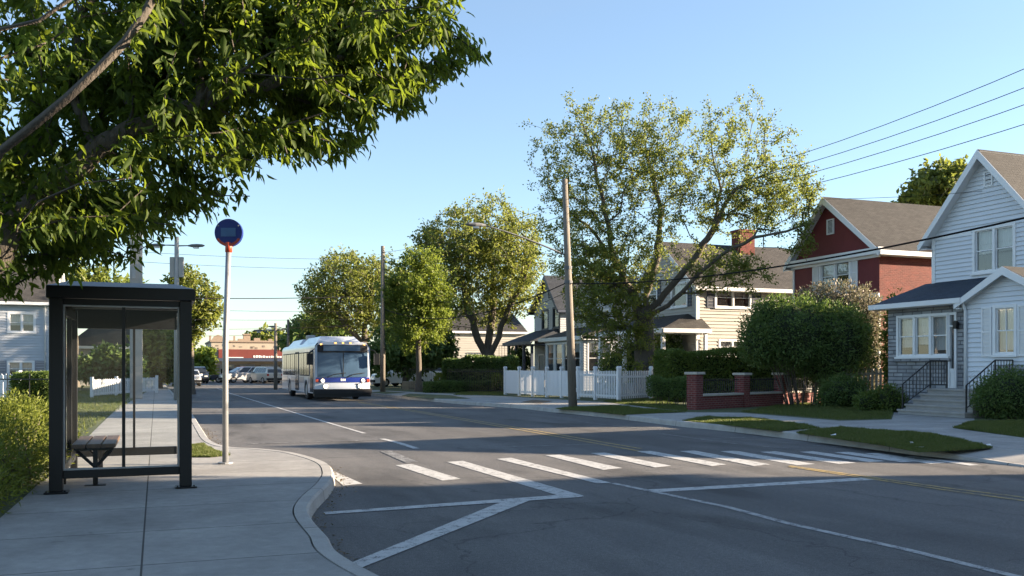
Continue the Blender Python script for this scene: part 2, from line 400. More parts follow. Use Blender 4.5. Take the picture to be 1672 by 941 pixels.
def tree(name, label, base, trunk, limbs, lobes, natt, per, Lr, Wr, lm, r0, seed, tip=.009, spread=.3, bark='bark', step=.45, droop=.3, wpath=.35,
         mask=None, six=False, group=None, flare=1.5, shell=.45, cat='tree', back=2, up=.35, limb=.78):
    rng = np.random.default_rng(seed)
    t = thing(name, label, cat, base, 0, group)
    b = np.array(base)
    att = lobe_points(lobes, natt, rng, mask, shell)-b
    tr = [np.array(p)-b for p in trunk]; lms = [[np.array(p)-b for p in l] for l in limbs]
    pos, par, tips = grow(tr, lms, att, rng, step, wpath)
    skeleton_mesh('trunk', pos, par, r0, tip, M[bark], t, flare, limb=limb)
    crown('crown', pos, par, tips, per, spread, Lr, Wr, LEAF[lm], t, rng, droop, six, up, back)
    return t
def bush(name, label, base, lobes, n, Lr, Wr, lm, seed, cat='bush', stems=6, core=.72, group=None, droop=.0, fl=None, top_cut=None):
    """leafy shrub: leaves through the outer volume of a few lobes (world metres, relative to base), stems, a dark twiggy inside"""
    rng = np.random.default_rng(seed); t = thing(name, label, cat, base, 0, group)
    w = np.array([l[3]*l[4]+l[4]*l[5]+l[3]*l[5] for l in lobes]); w = w/w.sum(); idx = rng.choice(len(lobes), n, p=w)
    lb = np.array([l[:6] for l in lobes])[idx]; d = rnd_dirs(n, rng)
    # lumpy radius
    ph = rng.random((7, 3))*6; amp = 0
    for k in range(7): amp = amp+np.sin((d*(3+k))@rnd_dirs(1, rng)[0]*2+ph[k, 0])*.05
    u = (rng.random((n, 1))**.28)*(1+amp[:, None])+rng.normal(size=(n, 1))*.05
    sp = rnd_dirs(90, rng); k_ = rng.random(n) < .14; si = rng.integers(90, size=n)
    dd = sp[si]+rng.normal(size=(n, 3))*.07; d = np.where(k_[:, None], dd/np.linalg.norm(dd, axis=1, keepdims=True), d)
    u = np.where(k_[:, None], rng.uniform(.85, 1.2, (n, 1))-.1*((si % 5)/5)[:, None], u)
    Pn = lb[:, :3]+d*u*lb[:, 3:6]
    keep = Pn[:, 2] > .03; Pn = Pn[keep]; d = d[keep]; n = len(Pn)
    A = d*.7+rnd_dirs(n, rng)*.8; A[:, 2] += .15-droop
    leaf_mesh('foliage', Pn, A, rnd_dirs(n, rng)+d*.6, rng.uniform(*Lr, n), rng.uniform(*Wr, n), LEAF[lm], t)
    b = MB()
    for l in lobes:
        for k in range(stems):
            a = rng.random()*6.28; r = rng.random()*.15
            top = (l[0]+math.cos(a)*l[3]*.75*rng.random(), l[1]+math.sin(a)*l[4]*.75*rng.random(), l[2]+l[5]*.6*rng.random())
            b0 = (l[0]*.4+math.cos(a)*r, l[1]*.4+math.sin(a)*r, 0)
            md = ((b0[0]*.6+top[0]*.4), (b0[1]*.6+top[1]*.4), top[2]*.5)
            b.tube([b0, md, top], [.03, .02, .008], 5)
    b.build('stem', M['bark'], t, uv=False)
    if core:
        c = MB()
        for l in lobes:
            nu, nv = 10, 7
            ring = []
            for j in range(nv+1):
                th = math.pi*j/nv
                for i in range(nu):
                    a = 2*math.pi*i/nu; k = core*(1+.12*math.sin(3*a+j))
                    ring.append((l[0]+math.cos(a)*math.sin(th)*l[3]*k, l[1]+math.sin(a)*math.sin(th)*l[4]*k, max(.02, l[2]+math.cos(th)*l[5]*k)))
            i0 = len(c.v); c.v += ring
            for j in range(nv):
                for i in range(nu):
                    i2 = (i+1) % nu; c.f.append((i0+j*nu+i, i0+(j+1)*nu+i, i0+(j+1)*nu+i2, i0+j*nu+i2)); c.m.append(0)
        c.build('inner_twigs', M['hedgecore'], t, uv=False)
    return t
def hedge(name, label, p0, p1, thick, z0, z1, n, lm, seed, Lr=(.05, .09), Wr=(.03, .05), cat='hedge', wob=.1, group=None):
    """clipped hedge between two ground points"""
    rng = np.random.default_rng(seed); p0 = Vector(p0); p1 = Vector(p1); u = (p1-p0); ln = u.length; rot = math.atan2(u.y, u.x)
    t = thing(name, label, cat, (p0.x, p0.y, KZ), rot, group)
    hh = z1-z0; ar = np.array([ln*hh, ln*hh, ln*thick, thick*hh, thick*hh]); f = rng.choice(5, n, p=ar/ar.sum())
    a = rng.random(n)*ln; b = (rng.random(n)-.5)*thick; c = rng.random(n)*hh
    off = np.abs(rng.normal(size=n))*-.09+.06
    d = np.zeros((n, 3))
    b = np.where(f == 0, -thick/2-off, b); d[f == 0] = (0, -1, 0)
    b = np.where(f == 1, thick/2+off, b); d[f == 1] = (0, 1, 0)
    c = np.where(f == 2, hh+off, c); d[f == 2] = (0, 0, 1)
    a = np.where(f == 3, -off, a); d[f == 3] = (-1, 0, 0)
    a = np.where(f == 4, ln+off, a); d[f == 4] = (1, 0, 0)
    wv = wob*(np.sin(a*1.9+seed)+.6*np.sin(a*4.3+c*3)+.5*np.sin(c*5+a))
    c = c+wv*(c/hh)*.7; b = b+np.sign(b)*wv*.5*(np.abs(b) > thick*.4)
    Pn = np.stack([a, b, c+z0-KZ], 1)
    A = d*.8+rnd_dirs(n, rng)*.8; A[:, 2] += .2
    leaf_mesh('foliage', Pn, A, rnd_dirs(n, rng)+d*.6, rng.uniform(*Lr, n), rng.uniform(*Wr, n), LEAF[lm], t)
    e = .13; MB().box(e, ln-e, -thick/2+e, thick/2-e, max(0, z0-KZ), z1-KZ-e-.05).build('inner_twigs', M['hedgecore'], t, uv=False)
    if z0 > KZ+.1:
        s = MB()
        for k in range(int(ln/.18)):
            x = .1+k*.18; s.tube([(x, rng.normal()*.08, 0), (x+rng.normal()*.08, rng.normal()*.15, z0-KZ+.2)], [.018, .012], 5)
        s.build('stem', M['bark'], t, uv=False)
    return t
def inpoly(px, py, poly):
    c = False; j = len(poly)-1
    for i in range(len(poly)):
        xi, yi = poly[i]; xj, yj = poly[j]
        if (yi > py) != (yj > py) and px < (xj-xi)*(py-yi)/(yj-yi)+xi: c = not c
        j = i
    return c
def npinpoly(X, Y, poly):
    c = np.zeros(len(X), bool); j = len(poly)-1
    for i in range(len(poly)):
        xi, yi = poly[i]; xj, yj = poly[j]
        if yi != yj: c ^= ((yi > Y) != (yj > Y)) & (X < (xj-xi)*(Y-yi)/(yj-yi)+xi)
        j = i
    return c
def grass(name, label, poly, z, n, h, seed, w=(.008, .016), lm='grass'):
    """grass blades over a polygon given in world x, y"""
    rng = np.random.default_rng(seed); a = np.array(poly); lo = a.min(0); hi = a.max(0)
    X = rng.uniform(lo[0], hi[0], n*3); Y = rng.uniform(lo[1], hi[1], n*3); k = npinpoly(X, Y, poly); X = X[k][:n]; Y = Y[k][:n]; n = len(X)
    A = rnd_dirs(n, rng)*.55; A[:, 2] = 1
    clump = .75+.35*np.sin(X*2.1+seed)*np.sin(Y*1.7)+.2*np.sin(X*7)*np.sin(Y*6.1)
    Ln = rng.uniform(h[0], h[1], n)*clump
    o = leaf_mesh(name, np.stack([X, Y, np.full(n, z)], 1), A, rnd_dirs(n, rng), Ln, rng.uniform(*w, n), LEAF[lm], None, shape=.2)
    return tag(o, label, 'grass', None, 'stuff')
# ---------------------------------------------------------------- ground
def asphalt():
    m, nt, b, o = nodes('asphalt'); tc = N(nt, 'ShaderNodeTexCoord')
    def noise(scale, det=5, st=(1, 1, 1)):
        mp = N(nt, 'ShaderNodeMapping'); mp.inputs['Scale'].default_value = st; L(nt, tc.outputs['Object'], mp.inputs[0])
        n = N(nt, 'ShaderNodeTexNoise', i_Scale=scale, i_Detail=det, i_Roughness=.6); L(nt, mp.outputs[0], n.inputs['Vector']); return n
    a = noise(.35, 6); r1 = ramp(nt, [(.3, (.086, .085, .085)), (.55, (.112, .109, .106)), (.75, (.142, .136, .129))]); L(nt, a.outputs['Fac'], r1.inputs[0])
    s = noise(1.1, 5, (1, .12, 1)); r2 = ramp(nt, [(.3, (.74,)*3), (.7, (1.16,)*3)]); L(nt, s.outputs['Fac'], r2.inputs[0])
    f = noise(95, 3); r3 = ramp(nt, [(.3, (.55,)*3), (.52, (1,)*3), (.72, (1.9,)*3)]); L(nt, f.outputs['Fac'], r3.inputs[0])
    def mul(x, y):
        mx = N(nt, 'ShaderNodeMix', data_type='RGBA', blend_type='MULTIPLY'); mx.inputs[0].default_value = 1
        L(nt, x, mx.inputs[6]); L(nt, y, mx.inputs[7]); return mx.outputs[2]
    c = mul(mul(r1.outputs[0], r2.outputs[0]), r3.outputs[0])
    g2 = noise(22, 4); r4 = ramp(nt, [(.3, (.8,)*3), (.5, (1,)*3), (.7, (1.22,)*3)]); L(nt, g2.outputs['Fac'], r4.inputs[0]); c = mul(c, r4.outputs[0])
    p2 = noise(.13, 4, (1, .5, 1)); r5 = ramp(nt, [(.44, (.88,)*3), (.47, (1.05,)*3)]); L(nt, p2.outputs['Fac'], r5.inputs[0]); c = mul(c, r5.outputs[0])
    # cracks
    mpv = N(nt, 'ShaderNodeMapping'); wn = noise(.9, 4)
    ad = N(nt, 'ShaderNodeVectorMath', operation='MULTIPLY_ADD'); L(nt, wn.outputs['Color'], ad.inputs[0]); ad.inputs[1].default_value = (1.4, 1.4, 0); L(nt, tc.outputs['Object'], ad.inputs[2])
    v = N(nt, 'ShaderNodeTexVoronoi', feature='DISTANCE_TO_EDGE', i_Scale=.27); L(nt, ad.outputs[0], v.inputs['Vector'])
    gate = noise(.16, 3); gr = ramp(nt, [(.48, (.5,)*3), (.56, (0,)*3)]); L(nt, gate.outputs['Fac'], gr.inputs[0])
    cr = ramp(nt, [(.0, (.55,)*3), (.005, (1,)*3)]); L(nt, v.outputs['Distance'], cr.inputs[0])
    mxx = N(nt, 'ShaderNodeMix', data_type='RGBA', blend_type='LIGHTEN'); mxx.inputs[0].default_value = 1; L(nt, cr.outputs[0], mxx.inputs[6]); L(nt, gr.outputs[0], mxx.inputs[7])
    c = mul(c, mxx.outputs[2])
    # oil and tar stains
    st = noise(.8, 3, (1, .35, 1)); sr = ramp(nt, [(.32, (.6,)*3), (.46, (1,)*3)]); L(nt, st.outputs['Fac'], sr.inputs[0]); c = mul(c, sr.outputs[0])
    L(nt, c, b.inputs['Base Color']); b.inputs['Roughness'].default_value = .8; b.inputs['Specular IOR Level'].default_value = .35
    bp = N(nt, 'ShaderNodeBump', i_Strength=.5, i_Distance=.012); L(nt, f.outputs['Fac'], bp.inputs['Height']); L(nt, bp.outputs[0], b.inputs['Normal'])
    return m
def paint(name, col, wear):
    m, nt, b, o = nodes(name); tc = N(nt, 'ShaderNodeTexCoord')
    n1 = N(nt, 'ShaderNodeTexNoise', i_Scale=7, i_Detail=8, i_Roughness=.75); L(nt, tc.outputs['Object'], n1.inputs['Vector'])
    n2 = N(nt, 'ShaderNodeTexNoise', i_Scale=70, i_Detail=3); L(nt, tc.outputs['Object'], n2.inputs['Vector'])
    ma = N(nt, 'ShaderNodeMath', operation='MULTIPLY_ADD'); L(nt, n2.outputs['Fac'], ma.inputs[0]); ma.inputs[1].default_value = .45; L(nt, n1.outputs['Fac'], ma.inputs[2])
    r = ramp(nt, [(wear, (.085, .085, .085)), (wear+.13, sc(col, .82)), (.98, col)]); L(nt, ma.outputs[0], r.inputs[0])
    L(nt, r.outputs[0], b.inputs['Base Color']); b.inputs['Roughness'].default_value = .75; return m
def slabs(name, c1, c2, joint, bw, bh, shift):
    m, nt, b, o = nodes(name); tc = N(nt, 'ShaderNodeTexCoord'); mp = N(nt, 'ShaderNodeMapping'); mp.inputs['Location'].default_value = shift
    L(nt, tc.outputs['UV'], mp.inputs[0])
    br = N(nt, 'ShaderNodeTexBrick'); br.offset = 0; br.inputs['Scale'].default_value = 1; br.inputs['Brick Width'].default_value = bw; br.inputs['Row Height'].default_value = bh
    br.inputs['Mortar Size'].default_value = .008; br.inputs['Mortar Smooth'].default_value = .1
    br.inputs['Color1'].default_value = rgba(c1); br.inputs['Color2'].default_value = rgba(c2); br.inputs['Mortar'].default_value = rgba(joint); L(nt, mp.outputs[0], br.inputs['Vector'])
    def nz(s, d=6, lo=.8, hi=1.1, a=.3, z=.7):
        n = N(nt, 'ShaderNodeTexNoise', i_Scale=s, i_Detail=d, i_Roughness=.65); L(nt, tc.outputs['UV'], n.inputs['Vector'])
        r = ramp(nt, [(a, (lo,)*3), (z, (hi,)*3)]); L(nt, n.outputs['Fac'], r.inputs[0]); return n, r
    def mul(x, y):
        mx = N(nt, 'ShaderNodeMix', data_type='RGBA', blend_type='MULTIPLY'); mx.inputs[0].default_value = 1
        L(nt, x, mx.inputs[6]); L(nt, y, mx.inputs[7]); return mx.outputs[2]
    c = mul(br.outputs['Color'], nz(.9, 7, .66, 1.12)[1].outputs[0]); c = mul(c, nz(9, 5, .86, 1.08)[1].outputs[0]); fn, fr = nz(110, 2, .85, 1.12); c = mul(c, fr.outputs[0])
    sp, spr = nz(3.3, 2, .55, 1, .22, .3); c = mul(c, spr.outputs[0])
    L(nt, c, b.inputs['Base Color']); b.inputs['Roughness'].default_value = .85
    ma = N(nt, 'ShaderNodeMath', operation='MULTIPLY_ADD'); L(nt, br.outputs['Fac'], ma.inputs[0]); ma.inputs[1].default_value = -2; L(nt, fn.outputs['Fac'], ma.inputs[2])
    bp = N(nt, 'ShaderNodeBump', i_Strength=.4, i_Distance=.012); L(nt, ma.outputs[0], bp.inputs['Height']); L(nt, bp.outputs[0], b.inputs['Normal'])
    return m
M['asphalt'] = asphalt()
M['paint'] = paint('worn_white_paint', (.52, .52, .505), .57); M['paint_worn'] = paint('faded_white_paint', (.42, .42, .41), .72)
M['paint_mid'] = paint('rubbed_white_paint', (.42, .42, .41), .6)
M['paint_y'] = paint('worn_yellow_paint', (.42, .3, .1), .62)
M['slab'] = slabs('sidewalk_slabs', (.33, .325, .31), (.29, .285, .272), (.05, .048, .045), 2.6, 1.5, (.1, .2, 0))
M['slab2'] = slabs('sidewalk_slabs_far', (.34, .335, .32), (.31, .305, .29), (.09, .088, .085), 1.5, 1.5, (0, 0, 0))
M['kerb'] = mat('kerb_concrete', (.36, .35, .33), .85, nscale=2.5, namt=.22, bump=.4, bscale=30, fine=.18)

def catmull(pts, k=8):
    out = []; n = len(pts)
    for i in range(n-1):
        p0, p1, p2, p3 = pts[max(0, i-1)], pts[i], pts[i+1], pts[min(n-1, i+2)]
        for j in range(k):
            u = j/k
            out.append(tuple(.5*((2*b)+(-a+c)*u+(2*a-5*b+4*c-d)*u*u+(-a+3*b-3*c+d)*u**3) for a, b, c, d in zip(p0, p1, p2, p3)))
    out.append(tuple(pts[-1])); return out
def offset(path, d):
    out = []
    for i, p in enumerate(path):
        a = path[max(0, i-1)]; b = path[min(len(path)-1, i+1)]; tx, ty = b[0]-a[0], b[1]-a[1]; l = math.hypot(tx, ty) or 1
        out.append((p[0]-ty/l*d, p[1]+tx/l*d))
    return out
def flat(name, poly, z, m, kind='structure', parent=None, thick=0, label=None):
    """polygon in street coordinates (t, s)"""
    b = MB(); 
    b.face([(p[0], p[1], z) for p in poly])
    if thick:
        n = len(poly)
        for i in range(n):
            a, c = poly[i], poly[(i+1) % n]; b.face([(a[0], a[1], z-thick), (c[0], c[1], z-thick), (c[0], c[1], z), (a[0], a[1], z)])
    o = b.build(name, m, parent, rot=0 if parent else ROT_T)
    me = o.data; bm = bmesh.new(); bm.from_mesh(me); bmesh.ops.recalc_face_normals(bm, faces=bm.faces[:])
    if bm.faces[0].normal.z < 0: bmesh.ops.reverse_faces(bm, faces=bm.faces[:])
    bmesh.ops.triangulate(bm, faces=[f for f in bm.faces if len(f.verts) > 4]); bm.to_mesh(me); bm.free()
    if kind and not parent: o['kind'] = kind
    return o
ground = flat('ground', [(-3000, -3000), (3000, -3000), (3000, 3000), (-3000, 3000)], -.03, M['lawn'])
road = flat('road', [(-90, -60), (110, -60), (110, 140), (-90, 140)], 0, M['asphalt'])

def kerb(name, path, side, hs):
    """side=+1: raised ground on the left of the path"""
    b = MB(); o1 = offset(path, side*.02); o2 = offset(path, side*.045); o3 = offset(path, side*.17)
    ring = [[(*path[i], -.02), (*o1[i], hs[i]-.025), (*o2[i], hs[i]), (*o3[i], hs[i]), (*o3[i], -.02)] for i in range(len(path))]
    for i in range(len(path)-1):
        for k in range(4):
            q = [ring[i][k], ring[i+1][k], ring[i+1][k+1], ring[i][k+1]]
            b.face(q if side < 0 else q[::-1])
    ko = tag(b.build(name, M['kerb'], None, rot=ROT_T), kind='structure')
    j = MB(); acc = 0
    for i in range(1, len(path)):
        acc += math.hypot(path[i][0]-path[i-1][0], path[i][1]-path[i-1][1])
        if acc > 2.6 and -6 < path[i][1] < 60:
            acc = 0; dx, dy = path[i][0]-path[i-1][0], path[i][1]-path[i-1][1]; l = math.hypot(dx, dy); dx, dy = dx/l*.007, dy/l*.007
            p = [ring[i][0], ring[i][1], ring[i][2], ring[i][3]]; nx, ny = -(o3[i][0]-path[i][0]), -(o3[i][1]-path[i][1]); l = math.hypot(nx, ny); nx, ny = nx/l*.003, ny/l*.003
            for a_, c_, up in ((p[0], p[1], 0), (p[1], p[2], .002), (p[2], p[3], .002)):
                q = [(a_[0]-dx+nx, a_[1]-dy+ny, a_[2]+up), (a_[0]+dx+nx, a_[1]+dy+ny, a_[2]+up), (c_[0]+dx+nx, c_[1]+dy+ny, c_[2]+up), (c_[0]-dx+nx, c_[1]-dy+ny, c_[2]+up)]
                j.face(q)
    if j.f: j.build('kerb_joints', M['dark'], ko, uv=False)
    return ko
# left kerb, from the far end towards us
lk_px = [(312.5, 679), (331, 709), (347, 731), (378, 742.5), (430, 746), (482, 753), (532, 769), (547, 787), (541, 806), (518, 832), (508, 851), (513, 870), (538, 900), (572, 941)]
lk = [(.75, 84), (.95, 60), (1.0, 40)]+[TS(*p) for p in lk_px]+[(1.75, 4.5), (1.9, 1), (1.9, -30)]
lk = catmull(lk, 8)
kerb('kerb', lk, -1, [KZ]*len(lk))
lin = offset(lk, -.185)
left_edge_px = [(255, 633), (214, 657), (140, 708), (76, 777), (0, 846)]
le = [TS(x, y, KZ) for x, y in left_edge_px]
le = [(-1.25, 84), (-1.25, 62), (-1.3, 40), (-1.35, 20), (-1.38, 12), (-1.42, 9.5), (-1.42, -30)]
flat('sidewalk', lin+le[::-1], KZ-.004, M['slab'], thick=.1)
flat('front_yard', [(-1.25, 84), (-1.25, 62), (-1.3, 40), (-1.35, 20), (-1.38, 12), (-1.42, 9.5), (-1.42, -30), (-60, -30), (-60, 84)], KZ-.01, M['lawn'], thick=.1)
# right kerb, from the far end towards us, then round the corner into the side street
rk_px = [(625, 648), (700, 655.5), (760, 661), (850, 667.5), (899, 673), (1006, 684), (1103, 696), (1200, 706), (1346, 724), (1420, 733.5), (1491, 743)]
rk0 = [(11.2, 78), (11.4, 62)]+[TS(*p) for p in rk_px]
e = rk0[-1]
rk = catmull(rk0, 5)
nk = len(rk)
tail_ = catmull([rk0[-1], (13.05, e[1]-1.2), (13.1, e[1]-3), (13.3, 9.4), (14.2, 8.3), (16, 7.8), (30, 7.6), (80, 7.6)], 5)[1:]
hs = [KZ]*nk+[max(.025, KZ-.1*(i+1)/6) for i in range(len(tail_))]
hs[nk-3:nk] = [KZ-.01, KZ-.02, KZ-.03]
rk = rk+tail_
kerb('kerb', rk, 1, hs)
rin = offset(rk, .185)
rin2 = rin[:nk-2]+offset(rk, 1.3)[nk+2:]
yard_px = [(560, 634.5), (650, 639), (760, 644), (825, 647), (985, 656.5), (1122, 673), (1209, 674), (1371, 687), (1456, 685), (1462, 667), (1588, 667), (1592, 690), (1555, 699), (1672, 715), (1800, 732)]
ye = [(17, 78)]+[TS(x, y, KZ) for x, y in yard_px]+[(17.4, 10.5), (60, 10.5), (60, 78)]
flat('sidewalk', rin2+[(80, 9.2), (80, 78)], KZ-.004, M['slab2'], thick=.1)
b = MB()
o13 = offset(rk, 1.3)
for i in range(nk-3, len(rk)-1):
    h0, h1 = hs[i], hs[i+1]
    b.face([(*rin[i], h0), (*o13[i], KZ-.006), (*o13[i+1], KZ-.006), (*rin[i+1], h1)][::-1])
tag(b.build('kerb_ramp', M['concrete'], rot=ROT_T), kind='structure')
flat('front_yard', ye, KZ, M['lawn'])
def gpoly(px): return [TS(x, y, KZ) for x, y in px]
VERGE = [
    [(905, 668), (960, 672), (1017, 678), (1075, 675), (1122, 673.5), (1060, 668), (1000, 663), (945, 664.5)],
    [(1113, 687), (1180, 694), (1270, 705), (1338, 699), (1290, 691), (1223, 682.5), (1158, 680.5)],
    [(1300, 707.5), (1370, 718), (1445, 729), (1500, 739.5), (1560, 737), (1622, 732), (1575, 720), (1519, 709.5), (1440, 702.5), (1371, 698.5)],
    [(655, 646.5), (700, 651), (770, 651.5), (735, 645.5), (668, 643)],
    [(600, 641), (630, 643.5), (664, 641.5), (625, 639)]]
for v in VERGE: flat('grass_verge', gpoly(v), KZ+.004, M['lawn'])
flat('grass_verge', [TS(x, y, KZ) for x, y in [(300, 747), (312, 727), (330, 726), (345, 733), (376, 744), (345, 747)]], KZ+.004, M['lawn'])
flat('tree_pit', gpoly([(850, 657), (870, 653), (902, 655), (882, 659)]), KZ+.004, M['rust'])
wxy = lambda px: [tuple(G(x, y, KZ)[:2]) for x, y in px]
grass('grass_blades', 'short mown grass on the roadside verges and the lawns by the steps', wxy(VERGE[2]), KZ, 42000, (.05, .1), 3)
grass('grass_blades', 'short mown grass on the middle verge beside the kerb', wxy(VERGE[1]), KZ, 26000, (.05, .1), 4)
grass('grass_blades', 'short mown grass strip at the foot of the wooden pole', wxy(VERGE[0]), KZ, 22000, (.05, .1), 5)
grass('grass_blades', 'rougher lawn in front of the brick house and the stone porch', wxy([(1209, 673), (1300, 680), (1371, 686), (1454, 684.5), (1460, 668), (1440, 660), (1300, 659)]), KZ, 40000, (.05, .12), 6)
grass('grass_blades', 'lawn patch below the round bush right of the steps', wxy([(1556, 699), (1672, 714.5), (1760, 726), (1760, 690), (1590, 688)]), KZ, 40000, (.05, .11), 7)
grass('grass_blades', 'small sunlit lawn before the white picket gate', wxy([(985, 656), (1122, 672.5), (1122, 664), (1064, 652), (1010, 655)]), KZ, 16000, (.05, .11), 8)
grass('grass_blades', 'grass patch on the left kerb behind the sign pole', wxy([(300, 747), (312, 727), (330, 726), (345, 733), (376, 744), (345, 747)]), KZ, 9000, (.04, .09), 9)
grass('grass_blades', 'sunlit lawn left of the sidewalk seen through the shelter', wxy([(60, 760), (140, 706), (214, 656), (250, 634), (100, 640), (0, 700), (0, 790)]), KZ, 60000, (.05, .13), 10)
grass('grass_blades', 'narrow lawn between the long dark hedge and the white fence', wxy([(740, 645.5), (825, 646.5), (825, 640), (760, 639)]), KZ, 9000, (.06, .12), 12)

rng_ = np.random.default_rng(77)
deb = []
for i in range(len(lk)-1):
    a_, c_ = lk[i], lk[i+1]
    if not -2 < a_[1] < 26: continue
    for _ in range(int(math.hypot(c_[0]-a_[0], c_[1]-a_[1])*26)):
        u_ = rng_.random(); o_ = abs(rng_.normal())*.12+.01
        nx, ny = c_[1]-a_[1], -(c_[0]-a_[0]); l_ = math.hypot(nx, ny) or 1
        sg = 1 if nx/l_ < 0 else -1
        t_, s_ = a_[0]+(c_[0]-a_[0])*u_-nx/l_*o_, a_[1]+(c_[1]-a_[1])*u_-ny/l_*o_
        w_ = W(t_, s_, .006+rng_.random()*.008); deb.append(tuple(w_))
deb = np.array(deb); nd = len(deb); A_ = rnd_dirs(nd, rng_); A_[:, 2] *= .25; N_ = rnd_dirs(nd, rng_)*.3; N_[:, 2] += 1
LEAF['dry'] = leafmat('dry_leaf', [(.16, .1, .045), (.1, .065, .03), (.22, .16, .07), (.09, .09, .03)], (.2, .14, .05), .15)
tag(leaf_mesh('gutter_debris', deb, A_, N_, rng_.uniform(.02, .065, nd), rng_.uniform(.012, .035, nd), LEAF['dry']), 'dry leaves and grit lying in the gutter along the left kerb', 'debris', None, 'stuff')

# ---------------------------------------------------------------- painted markings (parts of the road)
c6 = lambda x, y: (x/2.3886+300, y/2.3886+620)
c7 = lambda x, y: (x/2.1658+900, y/2.1658+640)
nmark = [0]
def mark(name, px, m='paint'):
    nmark[0] += 1
    flat(name, [TS(x, y) for x, y in px], .004+.0004*(nmark[0] % 9), M[m], parent=road)
for q in ([c6(555, 357), c6(583, 357), c6(697, 407), c6(622, 415)],
          [c6(825, 335), c6(890, 330), c6(1080, 388), c6(1010, 395)],
          [c6(1025, 322), c6(1088, 318), c6(1562, 455), c6(1483, 460)],
          [(811, 750), (834, 748), (998, 789), (975, 790)],
          [(890, 744), (914, 743), (1016, 765), (985, 768)],
          [c7(138, 218), c7(190, 216), c7(425, 263), c7(368, 269)],
          [c7(303, 212), c7(352, 210), c7(620, 258), c7(568, 264)],
          [c7(453, 211), c7(507, 209), c7(775, 258), c7(718, 264)],
          [c7(598, 211), c7(652, 209), c7(935, 256), c7(868, 260)],
          [c7(738, 213), c7(792, 211), c7(1080, 252), c7(1018, 256)],
          [c7(878, 213), c7(927, 211), c7(1182, 246), c7(1126, 250)],
          [c7(1000, 215), c7(1050, 213), c7(1300, 246), c7(1240, 250)],
          [c7(1110, 219), c7(1152, 217), c7(1400, 252), c7(1340, 256)],
          [c7(1250, 229), c7(1280, 228), c7(1520, 260), c7(1480, 262)]):
    mark('crosswalk_stripe', q)
mark('crosswalk_stripe', [c6(765, 281), c6(803, 277), c6(915, 322), c6(868, 327)], 'paint_worn')
mark('stop_line', [c6(545, 519), c6(553, 528), c6(1562, 459), c6(1478, 451)])
mark('hatch_line', [c6(612, 734), c6(690, 738), c6(1358, 470), c6(1250, 474)])
mark('stop_line', [c7(335, 347), c7(382, 355), c7(1160, 311), c7(1105, 304)])
def line(name, pts, w, m):
    path = [TS(*p) for p in pts] if not isinstance(pts[0][0], str) else pts
    a = offset(path, w/2); b_ = offset(path, -w/2); nmark[0] += 1; z = .004+.0004*(nmark[0] % 9)
    b = MB()
    for i in range(len(path)-1): b.face([(*b_[i], z), (*b_[i+1], z), (*a[i+1], z), (*a[i], z)][::1 if path[1][1] > path[0][1] else -1])
    b.build(name, M[m], road)
line('lane_line', [(998, 789), (1190, 829), (1290, 856), (1480, 898), (1700, 952)], .1, 'paint_mid')
line('centre_line', [c7(842, 262), c7(1155, 306), c7(1400, 341), c7(1672, 374), c7(1900, 402)], .09, 'paint_y')
line('centre_line', [c7(842, 265.5), c7(1155, 312), c7(1400, 349), c7(1672, 386), c7(1900, 417)], .09, 'paint_y')
line('centre_line', [(585, 656.3), (690, 673), (800, 691), (900, 708), (1046, 733)], .09, 'paint_y')
line('centre_line', [(585, 657.6), (690, 675), (800, 694), (900, 711.5), (1046, 737.5)], .09, 'paint_y')
line('lane_line', [(354, 634), (377, 643), (450, 665), (520, 686), (595, 708)], .1, 'paint')
line('lane_line', [(624, 717), (652, 724), (680, 733)], .14, 'paint')
line('stop_line', [c6(250, 252), c6(500, 244), c6(775, 236)], .12, 'paint_worn')
line('stop_line', [c6(1215, 263), c6(1672, 251), c7(205, 183)], .12, 'paint_worn')
line('lane_line', [(304, 624), (330, 633), (352, 639)], .1, 'paint_worn')
for a, q in (((1075, 708), (1202, 725)), ((1240, 729), (1300, 733)), ((945, 689), (1050, 701))): line('parking_line', [a, q], .08, 'paint_worn')
line('parking_line', [(1160, 717), (1240, 714)], .1, 'paint_worn')
line('parking_line', [(1318, 727), (1390, 732)], .1, 'paint_worn')

# ---------------------------------------------------------------- camera, sky, sun
cam = bpy.data.cameras.new('camera'); co = bpy.data.objects.new('camera', cam); COL.objects.link(co); C.camera = co
co.location = (0, 0, CH); co.rotation_euler = (R(90), 0, 0); cam.sensor_width = 36; cam.lens = F/1672*36
cam.shift_y = (HZ-470.5)/1672; cam.clip_end = 8000; cam.clip_start = .05
SUN_AZ, SUN_EL = R(-5), R(13.4)
sv = Vector((math.cos(SUN_AZ)*math.cos(SUN_EL), -math.sin(SUN_AZ)*math.cos(SUN_EL), math.sin(SUN_EL)))
sl = bpy.data.lights.new('sun', 'SUN'); so = bpy.data.objects.new('sun', sl); COL.objects.link(so)
sl.energy = 3.7; sl.angle = R(.5); sl.color = (1, .8, .58); so.rotation_euler = sv.to_track_quat('Z', 'Y').to_euler(); so.location = (60, -10, 30)
wd = bpy.data.worlds.new('World'); C.world = wd; wd.use_nodes = True; nt = wd.node_tree; bg = nt.nodes['Background']
sk = nt.nodes.new('ShaderNodeTexSky'); sk.sky_type = 'NISHITA'; sk.sun_disc = False; sk.sun_elevation = SUN_EL
sk.sun_rotation = math.atan2(sv.x, sv.y); sk.altitude = 0; sk.air_density = 1.0; sk.dust_density = .4; sk.ozone_density = 2.4
